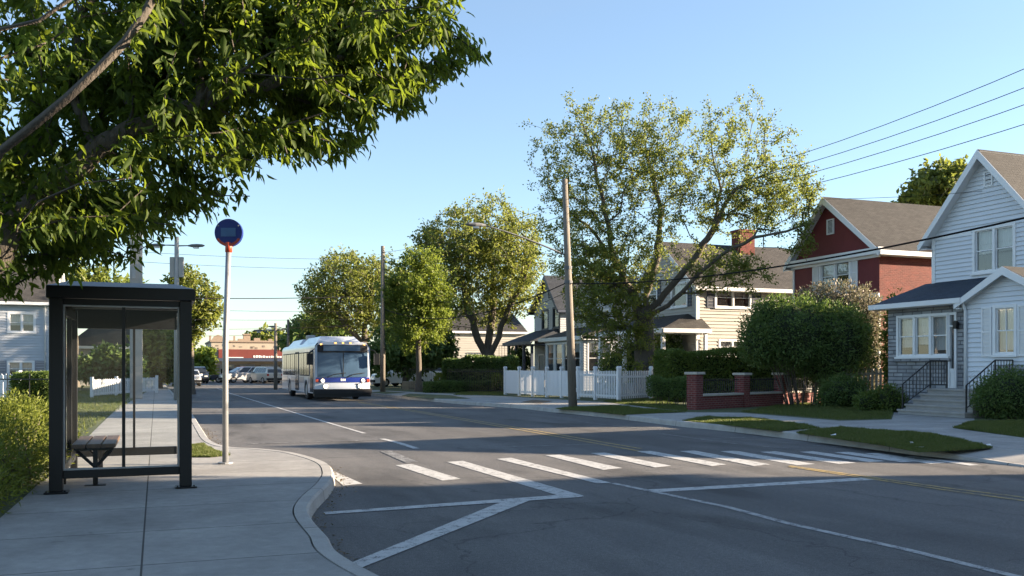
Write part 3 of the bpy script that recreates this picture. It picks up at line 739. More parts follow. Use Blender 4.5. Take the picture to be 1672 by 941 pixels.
# even pale blue haze mixed over the whole sky for fill, with thin cirrus
tc = N(nt, 'ShaderNodeTexCoord'); mp = N(nt, 'ShaderNodeMapping'); mp.inputs['Scale'].default_value = (1.6, 1.6, 9); mp.inputs['Rotation'].default_value = (0, R(6), 0)
L(nt, tc.outputs['Generated'], mp.inputs[0])
cn = N(nt, 'ShaderNodeTexNoise', i_Scale=2.3, i_Detail=8, i_Roughness=.62, i_Distortion=.6); L(nt, mp.outputs[0], cn.inputs['Vector'])
cr = ramp(nt, [(.5, (.24,)*3), (.85, (.34,)*3)]); L(nt, cn.outputs['Fac'], cr.inputs[0])
mx = N(nt, 'ShaderNodeMix', data_type='RGBA', blend_type='MIX'); L(nt, cr.outputs[0], mx.inputs[0]); L(nt, sk.outputs[0], mx.inputs[6]); mx.inputs[7].default_value = (1.5, 1.85, 2.4, 1)
L(nt, mx.outputs[2], bg.inputs[0]); bg.inputs[1].default_value = .05
C.view_settings.view_transform = 'Standard'; C.view_settings.look = 'None'; C.view_settings.gamma = 1; C.view_settings.use_curve_mapping = False
C.view_settings.exposure = 2.8
C.cycles.max_bounces = 8; C.cycles.transparent_max_bounces = 16; C.cycles.use_adaptive_sampling = True; C.cycles.use_denoising = True
# ---------------------------------------------------------------- houses
class House:
    def __init__(s, name, label, cat, px, Y, rot, z=KZ, group=None):
        s.X, s.Y, s.rot = (px-CX)/F*Y, Y, rot
        s.ux, s.uy, s.vx, s.vy = math.cos(rot), math.sin(rot), -math.sin(rot), math.cos(rot)
        s.t = thing(name, label, cat, (s.X, Y, 0), rot, group)
    def depth(s, x, y): return s.Y+x*s.uy+y*s.vy
    def lx(s, px, y=0):
        k = (px-CX)/F; return (k*(s.Y+y*s.vy)-s.X-y*s.vx)/(s.ux-k*s.uy)
    def ly(s, px, x=0):
        k = (px-CX)/F; return (k*(s.Y+x*s.uy)-s.X-x*s.ux)/(s.vx-k*s.vy)
    def z(s, py, x=0, y=0): return CH+(HZ-py)*s.depth(x, y)/F
class Pl:
    """a vertical wall plane: origin (x,y), direction u, outward normal n (local house coordinates)"""
    def __init__(s, o, u, n): s.o, s.u, s.n = o, u, n
    def p(s, a, z, d=0): return (s.o[0]+s.u[0]*a+s.n[0]*d, s.o[1]+s.u[1]*a+s.n[1]*d, z)
    def box(s, b, a0, a1, z0, z1, d0, d1, mi=0):
        p, q = s.p(a0, z0, d0), s.p(a1, z1, d1); b.box(p[0], q[0], p[1], q[1], p[2], q[2], mi)
def front(y): return Pl((0, y), (1, 0), (0, -1))
def right(x): return Pl((x, 0), (0, 1), (1, 0))
def left(x): return Pl((x, 0), (0, 1), (-1, 0))
def back(y): return Pl((0, y), (1, 0), (0, 1))
def wall(parent, name, m, pl, a0, a1, z0, z1, gable=None, openings=(), lap=.115, off=.018):
    """wall of overlapping boards (lap=0: flat) with holes; gable=(apex a, apex z)"""
    b = MB(); zs = {z0, z1}
    if lap:
        k = z0
        while k < z1: zs.add(k); k += lap
    if gable:
        k = z0 if lap else z1
        while k < gable[1]-.02:
            if k > z1+.004: zs.add(k)
            k += lap or .3
        zs.add(gable[1])
    for o in openings: zs |= {o[2], o[3]}
    zs = sorted(zs); top = gable[1] if gable else z1
    def lim(z):
        if not gable or z <= z1: return a0, a1
        u = (z-z1)/(gable[1]-z1); return a0+(gable[0]-a0)*u, a1+(gable[0]-a1)*u
    for q0, q1 in zip(zs, zs[1:]):
        if q1-q0 < 1e-4: continue
        zm = (q0+q1)/2
        fr = ((q0-z0) % lap)/lap if lap else 0
        if lap and (abs(fr-1) < 1e-3 or fr < 1e-3): fr = 0
        d0 = off*(1-fr) if lap else 0
        d1 = max(0, off*(1-fr-(q1-q0)/lap)) if lap else 0
        (b0, e0), (b1, e1) = lim(q0), lim(q1)
        cuts = sorted((o[0], o[1]) for o in openings if o[2] < zm < o[3])
        segs = []; c0, c1 = b0, b1
        for o in cuts: segs.append((c0, o[0], c1, o[0])); c0 = c1 = o[1]
        segs.append((c0, e0, c1, e1))
        for x0, x1, y0, y1 in segs:
            if x1-x0 < 1e-3 and y1-y0 < 1e-3: continue
            b.face([pl.p(x0, q0, d0), pl.p(x1, q0, d0), pl.p(y1, q1, d1), pl.p(y0, q1, d1)])
            if lap and fr == 0: b.face([pl.p(x0, q0, 0), pl.p(x1, q0, 0), pl.p(x1, q0, d0), pl.p(x0, q0, d0)])
    o = b.build(name, m, parent)
    return o
def window(parent, pl, a0, a1, z0, z1, casing=.1, frame='trim', sash=True, mull=0, shade=.5, curtain='curtain', sill=True, label=None, proud=.05, bars=0):
    """casing + sashes (window), with glass panes and what hangs behind them"""
    b = MB(); c = casing
    pl.box(b, a0-c, a0, z0-c*.6, z1+c, -.12, proud); pl.box(b, a1, a1+c, z0-c*.6, z1+c, -.12, proud)
    pl.box(b, a0, a1, z1, z1+c, -.12, proud-.004); pl.box(b, a0, a1, z0-c*.6, z0, -.12, proud-.004)
    if sill: pl.box(b, a0-c-.04, a1+c+.04, z0-c*.6-.06, z0-c*.6, -.05, proud+.05)
    edges = [a0]
    n = mull+1; w = (a1-a0)/n
    s = .035
    for k in range(1, n): pl.box(b, a0+w*k-.05, a0+w*k+.05, z0, z1, -.1, proud-.012)
    for k in range(n):
        x0 = a0+w*k+(.05 if k else 0); x1 = a0+w*(k+1)-(.05 if k < n-1 else 0)
        zm = (z0+z1)/2
        for q0, q1, dd in ((z0, zm+s/2, -.035), (zm-s/2, z1, -.012)) if sash else ((z0, z1, -.02),):
            pl.box(b, x0, x0+s, q0, q1, dd-.03, dd); pl.box(b, x1-s, x1, q0, q1, dd-.03, dd)
            pl.box(b, x0+s, x1-s, q0, q0+s, dd-.03, dd-.002); pl.box(b, x0+s, x1-s, q1-s, q1, dd-.03, dd-.002)
            for j in range(1, bars+1):
                xx = x0+(x1-x0)*j/(bars+1); pl.box(b, xx-.012, xx+.012, q0+s, q1-s, dd-.025, dd-.004)
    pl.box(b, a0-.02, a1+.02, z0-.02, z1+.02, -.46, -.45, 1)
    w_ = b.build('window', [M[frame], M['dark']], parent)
    if label: w_['label'] = label
    g = MB(); g.face([pl.p(a0, z0, -.045), pl.p(a1, z0, -.045), pl.p(a1, z1, -.045), pl.p(a0, z1, -.045)]); g.build('pane', M['glass'], w_)
    if curtain:
        k = MB(); zb = z1-(z1-z0)*shade; rr = random.Random(int(a0*991+z0*37))
        for j in range(n):
            x0 = a0+w*j; x1 = x0+w; zb_ = z1-(z1-z0)*min(1, shade*rr.uniform(.8, 1.15)); ns = 14
            for i in range(ns):
                u0 = x0+(x1-x0)*i/ns; u1 = x0+(x1-x0)*(i+1)/ns; d = -.16-.018*(i % 2); d2 = -.16-.018*((i+1) % 2)
                k.face([pl.p(u0, zb_, d), pl.p(u1, zb_, d2), pl.p(u1, z1, d2), pl.p(u0, z1, d)])
        k.build('curtain', M[curtain], w_)
    return w_
def shutter(parent, pl, a0, a1, z0, z1, m='trim'):
    b = MB(); s = .05
    pl.box(b, a0, a0+s, z0, z1, .02, .065); pl.box(b, a1-s, a1, z0, z1, .02, .065); zm = (z0+z1)/2
    for q in (z0, zm-s/2, z1-s): pl.box(b, a0+s, a1-s, q, q+s, .02, .063)
    z = z0+s
    while z < z1-s-.02:
        if abs(z-zm) > .05: pl.box(b, a0+s, a1-s, z, z+.022, .022, .05)
        z += .04
    pl.box(b, a0+s, a1-s, z0, z1, .015, .024)
    return b.build('shutter', M[m], parent)
def vent(parent, pl, a0, a1, z0, z1, m='trim'):
    b = MB(); s = .06
    pl.box(b, a0, a0+s, z0, z1, 0, .06); pl.box(b, a1-s, a1, z0, z1, 0, .06); pl.box(b, a0+s, a1-s, z0, z0+s, 0, .058); pl.box(b, a0+s, a1-s, z1-s, z1, 0, .058)
    pl.box(b, a0+s, a1-s, z0+s, z1-s, 0, .02, 1)
    z = z0+s+.02
    while z < z1-s-.02: pl.box(b, a0+s, a1-s, z, z+.02, .02, .045); z += .055
    return b.build('gable_vent', [M[m], M['dark']], parent)
def slab(b, q, th, mi=0, under=None):
    """thick quad: q = 4 corners, thickness downwards"""
    q = [Vector(p) for p in q]; n = (q[1]-q[0]).cross(q[3]-q[0]).normalized()
    if n.z < 0: q = q[::-1]; n = -n
    l = [p-n*th for p in q]
    b.face(q, mi); b.face(l[::-1], mi if under is None else under)
    for i in range(4):
        j = (i+1) % 4; b.face([q[j], q[i], l[i], l[j]], mi)
def gable_roof(parent, m, x0, x1, y0, y1, ze, xa, za, ov=.3, ovf=.3, ovb=.3, th=.12, trim='trim', ridge='y', rake=.17, name='roof'):
    """ridge along y at x=xa (gable on the front) or along x at y=xa"""
    b = MB(); t = MB()
    def P3(a, c, z): return (a, c, z) if ridge == 'y' else (c, a, z)
    sl0 = (za-ze)/(xa-x0); sl1 = (za-ze)/(x1-xa)
    e0, z0 = x0-ov, ze-sl0*ov; e1, z1 = x1+ov, ze-sl1*ov
    f0, f1 = y0-ovf, y1+ovb; up = th+.02
    slab(b, [P3(e0, f0, z0+up), P3(xa, f0, za+up), P3(xa, f1, za+up), P3(e0, f1, z0+up)], th, 0, 1)
    slab(b, [P3(xa, f0, za+up), P3(e1, f0, z1+up), P3(e1, f1, z1+up), P3(xa, f1, za+up)], th, 0, 1)
    o = b.build(name, [M[m], M[trim]], parent)
    # rake boards and eave fascias
    for f in (f0, f1):
        fa, fb = (f-.03, f+.0) if f == f0 else (f, f+.03)
        for (ea, zea) in ((e0, z0), (e1, z1)):
            q = [P3(ea, fa, zea+up-.01), P3(xa, fa, za+up-.01), P3(xa, fa, za+up-rake-.06), P3(ea, fa, zea+up-rake)]
            q2 = [P3(ea, fb, zea+up-.01), P3(xa, fb, za+up-.01), P3(xa, fb, za+up-rake-.06), P3(ea, fb, zea+up-rake)]
            t.face(q); t.face(q2[::-1])
            for i in range(4): t.face([q[(i+1) % 4], q[i], q2[i], q2[(i+1) % 4]])
    for ea, zea, sg in ((e0, z0, -1), (e1, z1, 1)):
        a, bb = (ea-.09, ea-.003) if sg < 0 else (ea+.003, ea+.09)
        p, q = P3(a, f0+.01, zea-.07), P3(bb, f1-.01, zea+up-.02); t.box(p[0], q[0], p[1], q[1], p[2], q[2])
        # soffit
        xi = x0 if sg < 0 else x1
        p, q = P3(min(ea, xi), f0+.01, zea-.09), P3(max(ea, xi), f1-.01, zea-.06); t.box(p[0], q[0], p[1], q[1], p[2], q[2])
    t.build('fascia', M[trim], o)
    return o
def bodybox(parent, x0, x1, y0, y1, z0, z1, m, name='rear_wall', skip=()):
    """plain unseen walls"""
    b = MB()
    if 'f' not in skip: b.face([(x0, y0, z0), (x1, y0, z0), (x1, y0, z1), (x0, y0, z1)])
    if 'b' not in skip: b.face([(x1, y1, z0), (x0, y1, z0), (x0, y1, z1), (x1, y1, z1)])
    if 'l' not in skip: b.face([(x0, y1, z0), (x0, y0, z0), (x0, y0, z1), (x0, y1, z1)])
    if 'r' not in skip: b.face([(x1, y0, z0), (x1, y1, z0), (x1, y1, z1), (x1, y0, z1)])
    return b.build(name, M[m], parent)
def ends(parent, m, pl, a0, a1, ze, apex):
    b = MB(); b.face([pl.p(a0, ze), pl.p(a1, ze), pl.p(*apex)]); return b.build('gable_end', M[m], parent)
def downspout(parent, pts, m='trim', r=.045):
    return MB().tube(pts, r, 8).build('downspout', M[m], parent, smooth=True)

# ----- house A: white house with the stone porch room (far right)
h = House('white_house', 'white clapboard house at far right with ashlar stone front room and blue shingle roof', 'house', 1525, 33, ROT_H)
A = h; T = h.t; xa = h.lx(1610); za = h.z(252, xa); ze = h.z(388); w = 2*xa
op = [(h.lx(1593), h.lx(1655), h.z(441, h.lx(1620)), h.z(374, h.lx(1620)))]
opw = [(op[0][0], op[0][1], op[0][2], op[0][3])]
f0 = front(0)
wall(T, 'siding_wall', M['siding_white'], f0, 0, w, KZ, ze, (xa, za), opw, .15, .042)
bodybox(T, 0, w, 0, 10, KZ, ze, 'siding_white', skip='f'); ends(T, 'siding_white', back(10), 0, w, ze, (xa, za))
gable_roof(T, 'shingle_brown', 0, w, 0, 10, ze, xa, za, .32, .38, .3, rake=.26)
window(T, f0, *op[0], casing=.11, mull=1, shade=.55)
xv = h.lx(1615); vent(T, f0, h.lx(1608), h.lx(1622.5), h.z(305, xv), h.z(279, xv))
b = MB(); b.box(0-.06, .09, -.05, -.002, KZ, ze); b.box(.09, op[0][0]-.14, -.034, -.024, h.z(383, .8)-.12, h.z(383, .8)); b.build('corner_board', M['trim'], T)
# stone room
yS = -2.1; xE = h.lx(1583, yS); zf = h.z(503, 0, yS-.3); zt = h.z(467, 0, 0)
fs = front(yS); zc = lambda py, px: h.z(py, h.lx(px, yS), yS)
wz0, wz1 = zc(580, 1515), zc(517, 1515)
wop = [(h.lx(1468, yS), h.lx(1547, yS), wz0, wz1)]
dop = (h.lx(1551, yS), h.lx(1561, yS))
ov = .42; slp = (zt-zf)/(-yS+ov)
zwall = zt-slp*(-yS)
wall(T, 'stone_wall', M['stone'], fs, 0, xE, KZ, zwall, None, wop+[(dop[0], dop[1], .95, wz1+.03)], 0)
b = MB()
for x, s in ((0, 1),):
    b.face([(x, 0, KZ), (x, yS, KZ), (x, yS, zwall), (x, 0, zt)])
b.build('stone_wall', M['stone'], T)
window(T, fs, *wop[0], casing=.085, mull=2, shade=.8, label='triple sash window in stone wall')
b = MB(); fs.box(b, dop[0]-.05, dop[0]+.03, .95, wz1+.08, -.05, .05); fs.box(b, dop[1]-.03, dop[1]+.05, .95, wz1+.08, -.05, .05); fs.box(b, dop[0]+.03, dop[1]-.03, wz1, wz1+.08, -.05, .048)
fs.box(b, dop[0]+.03, dop[1]-.03, .95, 1.0, -.05, .045); fs.box(b, dop[0]+.03, dop[1]-.03, 1.45, 1.58, -.05, .04); fs.box(b, dop[0]+.03, dop[1]-.03, 1.0, 1.45, -.05, .02); fs.box(b, dop[0]+.03, dop[1]-.03, wz0+.9, wz0+.95, -.05, .04)
dr = b.build('door', M['trim'], T); dr['label'] = 'narrow white storm door with glass upper part'
g = MB(); g.face([fs.p(dop[0], 1.5, -.01), fs.p(dop[1], 1.5, -.01), fs.p(dop[1], wz1, -.01), fs.p(dop[0], wz1, -.01)]); g.build('pane', M['glass'], dr)
g = MB(); g.face([fs.p(dop[0], 1.5, -.14), fs.p(dop[1], 1.5, -.14), fs.p(dop[1], wz1, -.14), fs.p(dop[0], wz1, -.14)]); g.build('curtain', M['curtain'], dr)
b = MB(); fs.box(b, wop[0][0]-.2, wop[0][1]+.15, wz0-.22, wz0-.12, 0, .09); b.build('stone_sill', M['stone'], T)
b = MB(); slab(b, [(-.38, yS-ov, zf+.1), (xE+.1, yS-ov, zf+.1), (xE+.1, .0, zt+.1), (-.38, .0, zt+.1)], .1)
ro = b.build('porch_roof', M['shingle_blue'], T); ro['label'] = 'blue shingle lean-to roof over the stone room'
b = MB(); b.box(-.4, xE+.1, yS-ov-.1, yS-ov-.003, zf-.06, zf+.1); b.box(-.38, xE, yS-ov, yS, zf-.08, zf-.05)
q = [(-.41, yS-ov, zf+.09), (-.41, 0, zt+.09), (-.41, 0, zt-.1), (-.41, yS-ov, zf-.08)]; q2 = [(-.383, p[1], p[2]) for p in q]
b.face(q); b.face(q2[::-1]); [b.face([q[(i+1) % 4], q[i], q2[i], q2[(i+1) % 4]]) for i in range(4)]
b.build('gutter', M['trim'], ro)
# wall lamp
xl = h.lx(1566, yS); zl = zc(530, 1566)
b = MB(); b.tube([fs.p(xl, zl, 0), fs.p(xl, zl+.05, .1)], .02, 6); b.prism([(xl-.06, zl-.14), (xl+.06, zl-.14), (xl+.08, zl+.06), (xl, zl+.12), (xl-.08, zl+.06)], 'y', yS-.2, yS-.08); b.build('wall_lamp', M['black'], T)
# white entry gable
yE = yS-.16; xg = h.lx(1649, yE); zg = h.z(443, xg, yE); zge = h.z(497, xE, yE); xE2 = 2*xg-xE; fe = front(yE)
wx0, wx1 = h.lx(1627, yE), h.lx(1657, yE); wzz0, wzz1 = h.z(577, wx0, yE), h.z(504, wx0, yE)
wall(T, 'siding_wall', M['siding_white'], fe, xE, xE2, KZ, zge, (xg, zg), [(wx0, wx1, wzz0, wzz1)], .15, .042)
bodybox(T, xE, xE2, yE, .3, KZ, zge, 'siding_white', skip='f')
gable_roof(T, 'shingle_brown', xE, xE2, yE, 0.3, zge, xg, zg, .12, .3, -.02, rake=.2, name='porch_roof')
window(T, fe, wx0, wx1, wzz0, wzz1, casing=.1, bars=1, shade=1.0)
shutter(T, fe, wx0-.5, wx0-.14, wzz0-.1, wzz1+.05); shutter(T, fe, wx1+.14, wx1+.5, wzz0-.1, wzz1+.05)
b = MB(); fe.box(b, xE+1.1, xE2, KZ, wzz0-.35, .025, .1); b.build('stone_skirt', M['stone'], T)
downspout(T, [(xE+.02, yS-ov+.05, zf), (xE+.05, yS-ov+.1, zf-.12), (xE+.06, yE-.08, zf-.3), (xE+.06, yE-.08, KZ+.1)])
# steps with railings
sx0, sx1 = 2.75, 5.3; yT = -3.1; zs_ = .95; rise = (zs_-KZ)/5; tread = .3
b = MB()
for k in range(5):
    zt_ = KZ+rise*(k+1); y0 = yT-tread*(4-k)
    b.box(sx0, sx1, y0, (yS-.13 if k == 4 else y0+tread), KZ, zt_-.06)
    b.box(sx0-.03, sx1+.03, y0-.035, (yS-.13 if k == 4 else y0+tread-.037), zt_-.06+.001, zt_)
st = tag(b.build('front_steps', M['step'], None, (A.X, A.Y, 0), A.rot, bevel=.008), 'five grey concrete steps with projecting treads up to the stone porch', 'steps')
def railing(x, label):
    t = thing('iron_railing', label, 'railing', (A.X, A.Y, 0), A.rot, 'iron railings of the front steps')
    yb = yT-tread*4+.12; yt = yT+.05; ye = yS-.25; hr = .88
    b = MB(); z0 = KZ+rise
    b.tube([(x, yb, z0+hr-.1), (x, yt, zs_+hr), (x, ye, zs_+hr)], .022, 6); b.tube([(x, yb, z0+.12), (x, yt, zs_+.12), (x, ye, zs_+.12)], .014, 6); b.build('handrail', M['iron'], t)
    for y, zb in ((yb, z0), (yt, zs_), (ye, zs_)):
        MB().box(x-.018, x+.018, y-.018, y+.018, zb-.02, zb+hr-(.1 if y == yb else 0)).build('post', M['iron'], t)
    b = MB(); n = 8
    for i in range(1, n):
        u = i/n; y = yb+(yt-yb)*u; zz = z0+(zs_-z0)*u; b.box(x-.008, x+.008, y-.008, y+.008, zz+.12, zz+hr-.1*(1-u))
    for i in range(1, 6):
        y = yt+(ye-yt)*i/6; b.box(x-.008, x+.008, y-.008, y+.008, zs_+.12, zs_+hr)
    b.build('balusters', M['iron'], t)
railing(sx0+.06, 'black iron stair railing on the left edge of the concrete steps')
railing(sx1-.06, 'black iron stair railing beside the big round bush right of the steps')

# ----- house B: red brick
w = 5.4; h = House('brick_house', 'red brick house with white pediment gable, shutters and brown shingle roof', 'house', 1297, 44.6, ROT_H); T = h.t
xn = h.lx(1436); ze = h.z(404, xn); xa = h.lx(1353); za = h.z(327, xa); f0 = front(0); xr = xn
wx0, wx1 = h.lx(1341), h.lx(1387); xm = (wx0+wx1)/2; wz0, wz1 = h.z(477, xm), h.z(424, xm)
wall(T, 'brick_wall', M['red_panel'], f0, 0, xr, KZ, ze, None, [(wx0, wx1, wz0, wz1)], 0)
b = MB(); b.face([(0, .02, ze), (xr, .02, ze), (xa, .02, za)]); b.build('gable_panel', M['red_panel'], T)
r0 = right(xr); b = MB(); b.face([r0.p(0, KZ), r0.p(10, KZ), r0.p(10, ze), r0.p(0, ze)]); b.build('brick_wall', M['brick'], T)
bodybox(T, 0, xr, 0, 10, KZ, ze, 'brick', skip='fr'); ends(T, 'brick', back(10), 0, xr, ze, (xa, za))
gable_roof(T, 'shingle_brown', 0, xr, 0, 10, ze, xa, za, .35, .35, .3, rake=.28)
b = MB(); b.box(-.3, xr+.3, -.33, -.003, ze-.3, ze-.02); b.box(-.1, xr+.06, -.12, -.004, ze-.42, ze-.3); b.box(xr+.003, xr+.14, 0, 10, ze-.32, ze-.12)
b.build('cornice', M['trim'], T)
window(T, f0, wx0, wx1, wz0, wz1, mull=1, shade=.45, casing=.12)
shutter(T, f0, wx0-.56, wx0-.15, wz0-.1, wz1+.1); shutter(T, f0, wx1+.15, wx1+.56, wz0-.1, wz1+.1)
xv = h.lx(1357); vent(T, f0, h.lx(1351), h.lx(1362.5), h.z(383, xv), h.z(358, xv))
b = MB(); b.box(-.06, .05, -.06, -.004, KZ, ze-.42); b.box(-.02, xr+.02, -.1, -.004, h.z(488, xm)-.1, h.z(488, xm)+.05); b.build('trim_board', M['trim'], T)
zp = h.z(492, xm)
b = MB(); slab(b, [(-.3, -2.4, zp-.9), (xr+.2, -2.4, zp-.9), (xr+.2, -.02, zp), (-.3, -.02, zp)], .1); po = b.build('porch_roof', M['shingle_navy'], T)
b = MB(); b.box(-.3, xr+.2, -2.48, -2.403, zp-1.08, zp-.9); b.build('fascia', M['trim'], po)
for x in (0, xr*.5, xr-.1): MB().box(x-.07, x+.07, -2.3, -2.16, KZ, zp-1.0).build('porch_post', M['trim'], T)
b = MB(); b.box(xr-.02, xr+.08, -.08, -.005, KZ, zp); b.build('corner_board', M['trim'], T)

# ----- house C: cream house with the chimney
h = House('cream_house', 'cream clapboard house with red brick chimney and corner porch behind the hedge', 'house', 1040, 54.8, ROT_H); T = h.t
xr = h.lx(1138); f0 = front(0); r0 = right(xr); ze = h.z(464, xr); ly = lambda px: h.ly(px, xr); zr = lambda py, px: h.z(py, xr, ly(px))
dpt = 12; xa = xr/2; za = h.z(409, xr*.5, 2)+.25
ops = [(ly(1170), ly(1224), zr(501, 1198), zr(472, 1198)), (ly(1176), ly(1216), zr(576, 1196), zr(558, 1196)), (ly(1146), ly(1152), zr(577, 1150), zr(557, 1150)-.1)]
wall(T, 'siding_wall', M['siding_cream'], r0, 0, dpt, KZ, ze, None, ops[:2], .18, .045)
fop = [(xr*.62, xr*.85, h.z(500, xr*.7), h.z(465, xr*.7)), (xr*.12, xr*.36, h.z(500, xr*.2), h.z(465, xr*.2))]
wall(T, 'siding_wall', M['siding_cream'], f0, 0, xr, KZ, ze, (xa, za), fop, .18, .045)
bodybox(T, 0, xr, 0, dpt, KZ, ze, 'siding_cream', skip='fr'); ends(T, 'siding_cream', back(dpt), 0, xr, ze, (xa, za))
ro = gable_roof(T, 'shingle_grey', 0, xr, 0, dpt, ze, xa, za, .35, .35, .3, rake=.24)
window(T, r0, *ops[0], mull=1, shade=.5, casing=.12); window(T, r0, *ops[1], mull=1, shade=.6, casing=.12)
shutter(T, r0, ops[0][0]-.62, ops[0][0]-.14, ops[0][2]-.1, ops[0][3]+.1, 'navy'); shutter(T, r0, ops[0][1]+.14, ops[0][1]+.7, ops[0][2]-.1, ops[0][3]+.1, 'navy')
for o in fop: window(T, f0, *o, shade=.5, casing=.12); shutter(T, f0, o[1]+.14, o[1]+.5, o[2]-.1, o[3]+.1, 'navy')
yc = h.ly(1218, xa+.6)
b = MB(); b.box(xa-.1, xa+.75, yc-.5, yc+.5, za-1.2, za+.85); b.box(xa-.16, xa+.81, yc-.56, yc+.56, za+.85, za+1.0); b.build('chimney', M['brick'], ro)
b = MB(); b.box(xr-.02, xr+.09, -.09, -.004, KZ, ze-.1); b.box(xr+.027, xr+.05, -.0, .12, KZ, ze-.1); b.build('corner_board', M['trim'], T)
# porch wraps the front right corner
zp1 = h.z(511, xr, -.2); zp0 = h.z(537, xr, -2.3); x0p = -.2; x1p = xr+.9
b = MB(); slab(b, [(x0p, -2.6, zp0), (x1p, -2.6, zp0), (xr-.8, -.03, zp1), (x0p, -.03, zp1)], .1)
b.face([(x1p, -2.6, zp0), (x1p, .3, zp0), (xr+.03, .3, zp1-.3), (xr-.8, -.03, zp1)]); po = b.build('porch_roof', M['shingle_grey'], T)
b = MB(); b.box(x0p, x1p+.03, -2.68, -2.603, zp0-.22, zp0); b.box(x1p+.003, x1p+.07, -2.6, .3, zp0-.22, zp0-.01); b.box(x0p, x1p-.02, -2.59, .28, zp0-.24, zp0-.2); b.build('fascia', M['trim'], po)
for x in (x0p+.2, xr*.45, x1p-.3): MB().box(x-.09, x+.09, -2.5, -2.32, KZ, zp0-.22).build('porch_post', M['trim'], T)
MB().box(x1p-.36, x1p-.2, .05, .2, KZ, zp0-.22).build('porch_post', M['trim'], T)
b = MB(); b.box(x0p, x1p-.1, -2.55, -.05, KZ, .75); b.build('porch_floor', M['step'], T)
b = MB(); f0.box(b, xr*.3, xr*.45, .75, 2.8, .03, .06); b.build('door', M['navy'], T)
downspout(T, [(x1p-.1, -.02, zp0-.2), (xr+.12, .35, zp0-.5), (xr+.12, .35, KZ)])
# dormer on the side roof slope
# ----- house D: middle gabled house
def gabled(name, label, px, Y, w, apx, apy, epy, sid, roofm, trimm, wins, porch, groupwin=None, dpt=11, enclosed=False):
    h = House(name, label, 'house', px, Y, ROT_H); T = h.t; f0 = front(0); xa = w/2 if apx is None else h.lx(apx)
    ze = h.z(epy, 0); za = h.z(apy, xa); x1 = w
    ops = []
    for (a, b_, c, d) in wins: x0_, x1_ = h.lx(a), h.lx(b_); xm = (x0_+x1_)/2; ops.append((x0_, x1_, h.z(d, xm), h.z(c, xm)))
    wall(T, 'siding_wall', M[sid], f0, 0, x1, KZ, ze, (xa, za), [o for o in ops if o[3] < ze], .17, .042)
    wall(T, 'siding_wall', M[sid], right(x1), 0, dpt, KZ, ze, None, [], .17, .042)
    bodybox(T, 0, x1, 0, dpt, KZ, ze, sid, skip='fr'); ends(T, sid, back(dpt), 0, x1, ze, (xa, za))
    gable_roof(T, roofm, 0, x1, 0, dpt, ze, xa, za, .4, .4, .3, trim=trimm, rake=.3)
    for o in ops:
        if o[3] < ze: window(T, f0, *o, casing=.13, frame=trimm, shade=.5)
        else:
            vent(T, f0, *o, m=trimm)
    zt, zb, d = h.z(porch[0], 0, 0), h.z(porch[1], 0, -2.4), 2.5
    b = MB(); slab(b, [(-.5, -d, zb), (x1+.3, -d, zb), (x1-.2, -.03, zt), (.3, -.03, zt)], .1)
    b.face([(-.5, -d, zb), (.3, -.03, zt), (-.5, -.03, zb)][::-1]); b.face([(x1+.3, -d, zb), (x1+.3, -.03, zb), (x1-.2, -.03, zt)])
    po = b.build('porch_roof', M[roofm], T)
    b = MB(); b.box(-.55, x1+.35, -d-.08, -d-.003, zb-.24, zb); b.box(-.5, x1+.3, -d, -.05, zb-.26, zb-.22); b.build('fascia', M[trimm], po)
    if enclosed:
        fp = front(-d+.25); wn = [(.3+k*(x1-.6)/4, .3+(k+.86)*(x1-.6)/4, 1.25, zb-.45) for k in range(4)]
        wall(T, 'porch_wall', M[sid], fp, 0, x1, KZ, zb-.25, None, wn, .17, .042); wall(T, 'porch_wall', M[sid], right(x1), -d+.25, 0, KZ, zb-.25, None, [(-d+.6, -.35, 1.25, zb-.45)], .17, .042); window(T, right(x1), -d+.6, -.35, 1.25, zb-.45, casing=.09, shade=.35, mull=1); bodybox(T, 0, x1, -d+.25, 0, KZ, zb-.25, sid, 'porch_wall', skip='fbr')
        for o in wn: window(T, fp, *o, casing=.09, shade=.35)
    else:
        for k in range(4): MB().box(.02+k*(x1-.2)/3, .2+k*(x1-.2)/3, -d+.15, -d+.33, KZ, zb-.24).build('porch_post', M[trimm], T)
        b = MB(); b.box(-.1, x1, -d+.1, -.05, KZ, .7); b.build('porch_floor', M['step'], T)
        b = MB(); b.box(-.1, x1, -d+.08, -d+.2, .7, 1.35); b.build('porch_parapet', M['stone'], T)
        b = MB(); f0.box(b, x1*.55, x1*.75, .7, 2.7, .03, .07); b.build('door', M['dark'], T)
        window(T, f0, x1*.2, x1*.4, 1.4, 2.6, casing=.1, shade=.5, proud=.07)
    return h
gabled('gabled_house', 'pale grey gabled house with glazed porch right behind the wooden utility pole', 938, 65.5, 6.2, 975, 452, 497, 'siding_grey', 'shingle_grey', 'trim',
       [(955, 963, 512, 540), (982, 993, 508, 537)], (536, 553), enclosed=True)
gabled('gabled_house', 'grey clapboard house with navy trim and a dark hipped porch roof', 873, 74, 5.0, 896, 453, 506, 'siding_grey', 'shingle_navy', 'navy',
       [(886, 895, 508, 537), (904, 913, 504, 534), (896, 902, 468, 487)], (541, 560))
